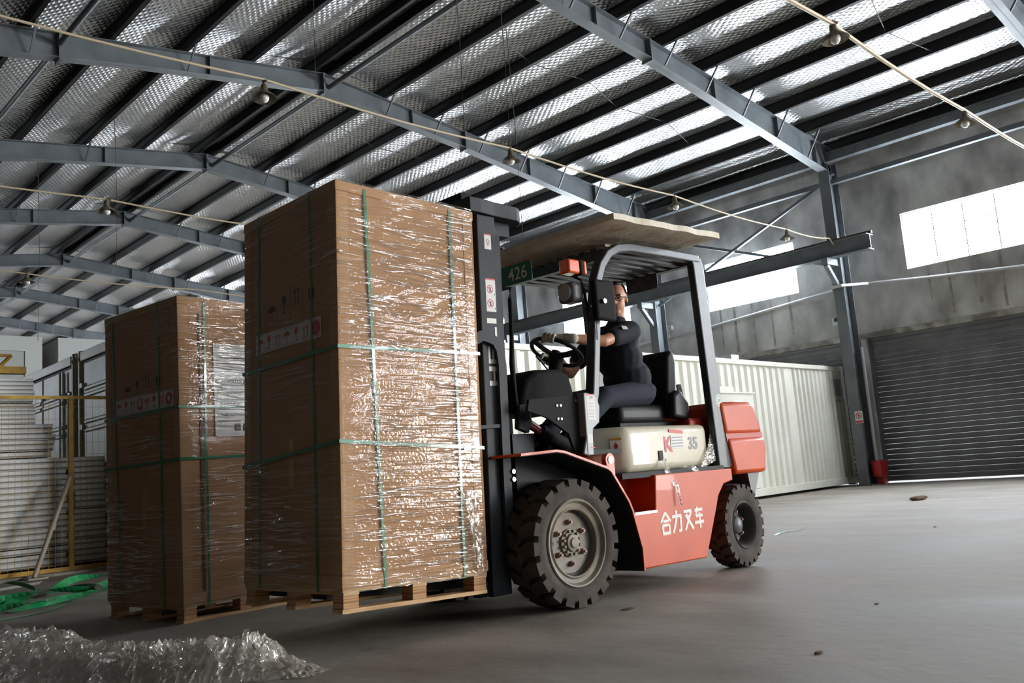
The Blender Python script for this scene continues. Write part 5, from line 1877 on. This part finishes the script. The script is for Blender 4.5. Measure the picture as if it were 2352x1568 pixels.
ribbon([(2.1, 8.2, .01), (2.5, 8.4, .03), (2.9, 8.5, .06), (2.85, 8.9, .08), (2.4, 8.95, .04), (1.95, 8.6, .01)], 0.060, 'green strap coiled in the middle of the heap', GS, twist=0.9)
ribbon([(2.7, 9.2, .03), (3.1, 9.8, .09), (3.45, 9.75, .08), (3.5, 9.3, .03), (3.1, 9.0, .02)], 0.075, 'broad green strap coil showing just left of the farther carton', GS, twist=1.0)
ribbon([(1.6, 10.6, .01), (2.2, 11.0, .03), (2.7, 11.3, .02), (3.0, 11.2, .004)], 0.02, 'thin green strap end near the foot of the prop pole', GS, twist=0.2)
ribbon([(8.0, 4.86, .003), (8.3, 4.92, .012), (8.5, 4.9, .004), (8.78, 4.98, .003)], 0.02, 'short green strap end on the floor behind the rear wheel', GS, twist=0.3)
tag(MB().add([(2.55, 10.6, .003), (3.1, 10.95, .003), (3.2, 11.15, .02), (2.6, 10.75, .02)], [(0, 1, 2, 3)]).build('paper_scrap', 'label_paper'), 'white paper scrap on the floor before the fence', 'paper')


def film_heap(name, spine, width, height, seed, lab, mat_='wrap_heap', nu=230, nv=64):
    S = [Vector(p) for p in spine]
    vs, fs = [], []
    for i in range(nu + 1):
        t = i / nu * (len(S) - 1)
        j = min(int(t), len(S) - 2)
        p = S[j].lerp(S[j + 1], t - j)
        d = (S[j + 1] - S[j]).normalized()
        sd = Vector((-d.y, d.x, 0))
        w = width[j] + (width[j + 1] - width[j]) * (t - j)
        h = height[j] + (height[j + 1] - height[j]) * (t - j)
        for k in range(nv + 1):
            u = (k / nv - 0.5) * 2
            q = p + sd * (u * w * (1 + 0.25 * noise.noise(Vector((i * 0.12, u, seed)))))
            n1 = noise.noise(Vector((q.x * 3.5 + seed, q.y * 3.5, 0)))
            wq = q + Vector((noise.noise(q * 7) * 0.05, noise.noise(q * 7 + Vector((3, 3, 3))) * 0.05, 0))
            n2 = 1 - abs(noise.noise(Vector((wq.x * 8 + seed, wq.y * 8, 5)))) * 2.6
            n3 = 1 - abs(noise.noise(Vector((wq.x * 19, wq.y * 19, 9 + seed)))) * 2.6
            n4 = 1 - abs(noise.noise(Vector((wq.x * 42, wq.y * 42, 2 + seed)))) * 2.6
            prof_ = max(0.0, 1 - u * u) ** 0.7
            end = min(1, 8 * i / nu, 8 * (nu - i) / nu)
            z = h * prof_ * end * (0.48 + 0.5 * n1 + 0.30 * n2 + 0.12 * n3 + 0.045 * n4)
            q += Vector((n3 * 0.012, n4 * 0.012, 0))
            vs.append((q.x, q.y, max(0.003, z)))
    for i in range(nu):
        for k in range(nv):
            q = i * (nv + 1) + k
            fs.append((q, q + 1, q + nv + 2, q + nv + 1))
    me = bpy.data.meshes.new(name)
    me.from_pydata(vs, [], fs)
    me.polygons.foreach_set('use_smooth', [False] * len(fs))
    o = link(name, me, mat_)
    tag(o, lab, 'plastic film')
    return o


film_heap('plastic_film', [(1.05, 5.55, 0), (1.32, 5.15, 0), (1.52, 4.75, 0), (1.72, 4.35, 0), (1.95, 3.95, 0), (2.12, 3.55, 0)], [0.3, 0.34, 0.22, 0.22, 0.24, 0.08], [0.13, 0.25, 0.16, 0.19, 0.20, 0.09], 1.3, 'long crumpled heap of clear plastic film along the bottom of the picture')
film_heap('plastic_film', [(1.30, 6.55, 0), (1.42, 6.2, 0), (1.5, 5.9, 0)], [0.12, 0.15, 0.06], [0.06, 0.09, 0.04], 4.1, 'small scrap of clear film at the picture edge behind the long heap', nu=40, nv=18)


def chip(x, y, s, seed, name, mat_, lab, cat, flat=0.3):
    m = MB().ball((x, y, s * flat * 0.5), s, s * 0.45, s * flat * 0.5, 12, 8)
    m.v = [(v[0] + s * 0.5 * noise.noise(Vector((v[0] * 9 / s * 0.05 + seed, v[1] * 3, v[2]))), v[1] + s * 0.3 * noise.noise(Vector((v[1] * 9, seed, v[0] * 3))), max(0.001, v[2])) for v in m.v]
    tag(m.build(name, mat_, None, True), lab, cat, 'litter on the floor')


chip(12.9, 5.5, 0.20, 1, 'wood_scrap', 'debris', 'brown splintered scrap on the floor before the shutter', 'scrap')
chip(13.2, 5.35, 0.04, 2, 'paper_scrap', 'label_paper', 'tiny white paper scrap beside the brown splinter', 'paper')
chip(8.7, 3.6, 0.03, 3, 'grit_lump', 'debris', 'dark grit lump on the bright floor patch right of the rear wheel', 'grit')
chip(3.95, 3.36, 0.05, 4, 'wood_scrap', 'debris', 'thin brown scrap beside the front wheel', 'scrap', 0.15)
chip(2.4, 5.1, 0.04, 5, 'cardboard_scrap', 'cardboard', 'small brown cardboard scrap near the farther pallet', 'scrap', 0.15)
chip(3.35, 1.9, 0.03, 6, 'grit_lump', 'debris', 'dark grit lump at the lower right of the picture', 'grit')
chip(4.5, 2.2, 0.02, 7, 'grit_lump', 'debris', 'small dark grit lump on the floor ahead of the front wheel', 'grit')
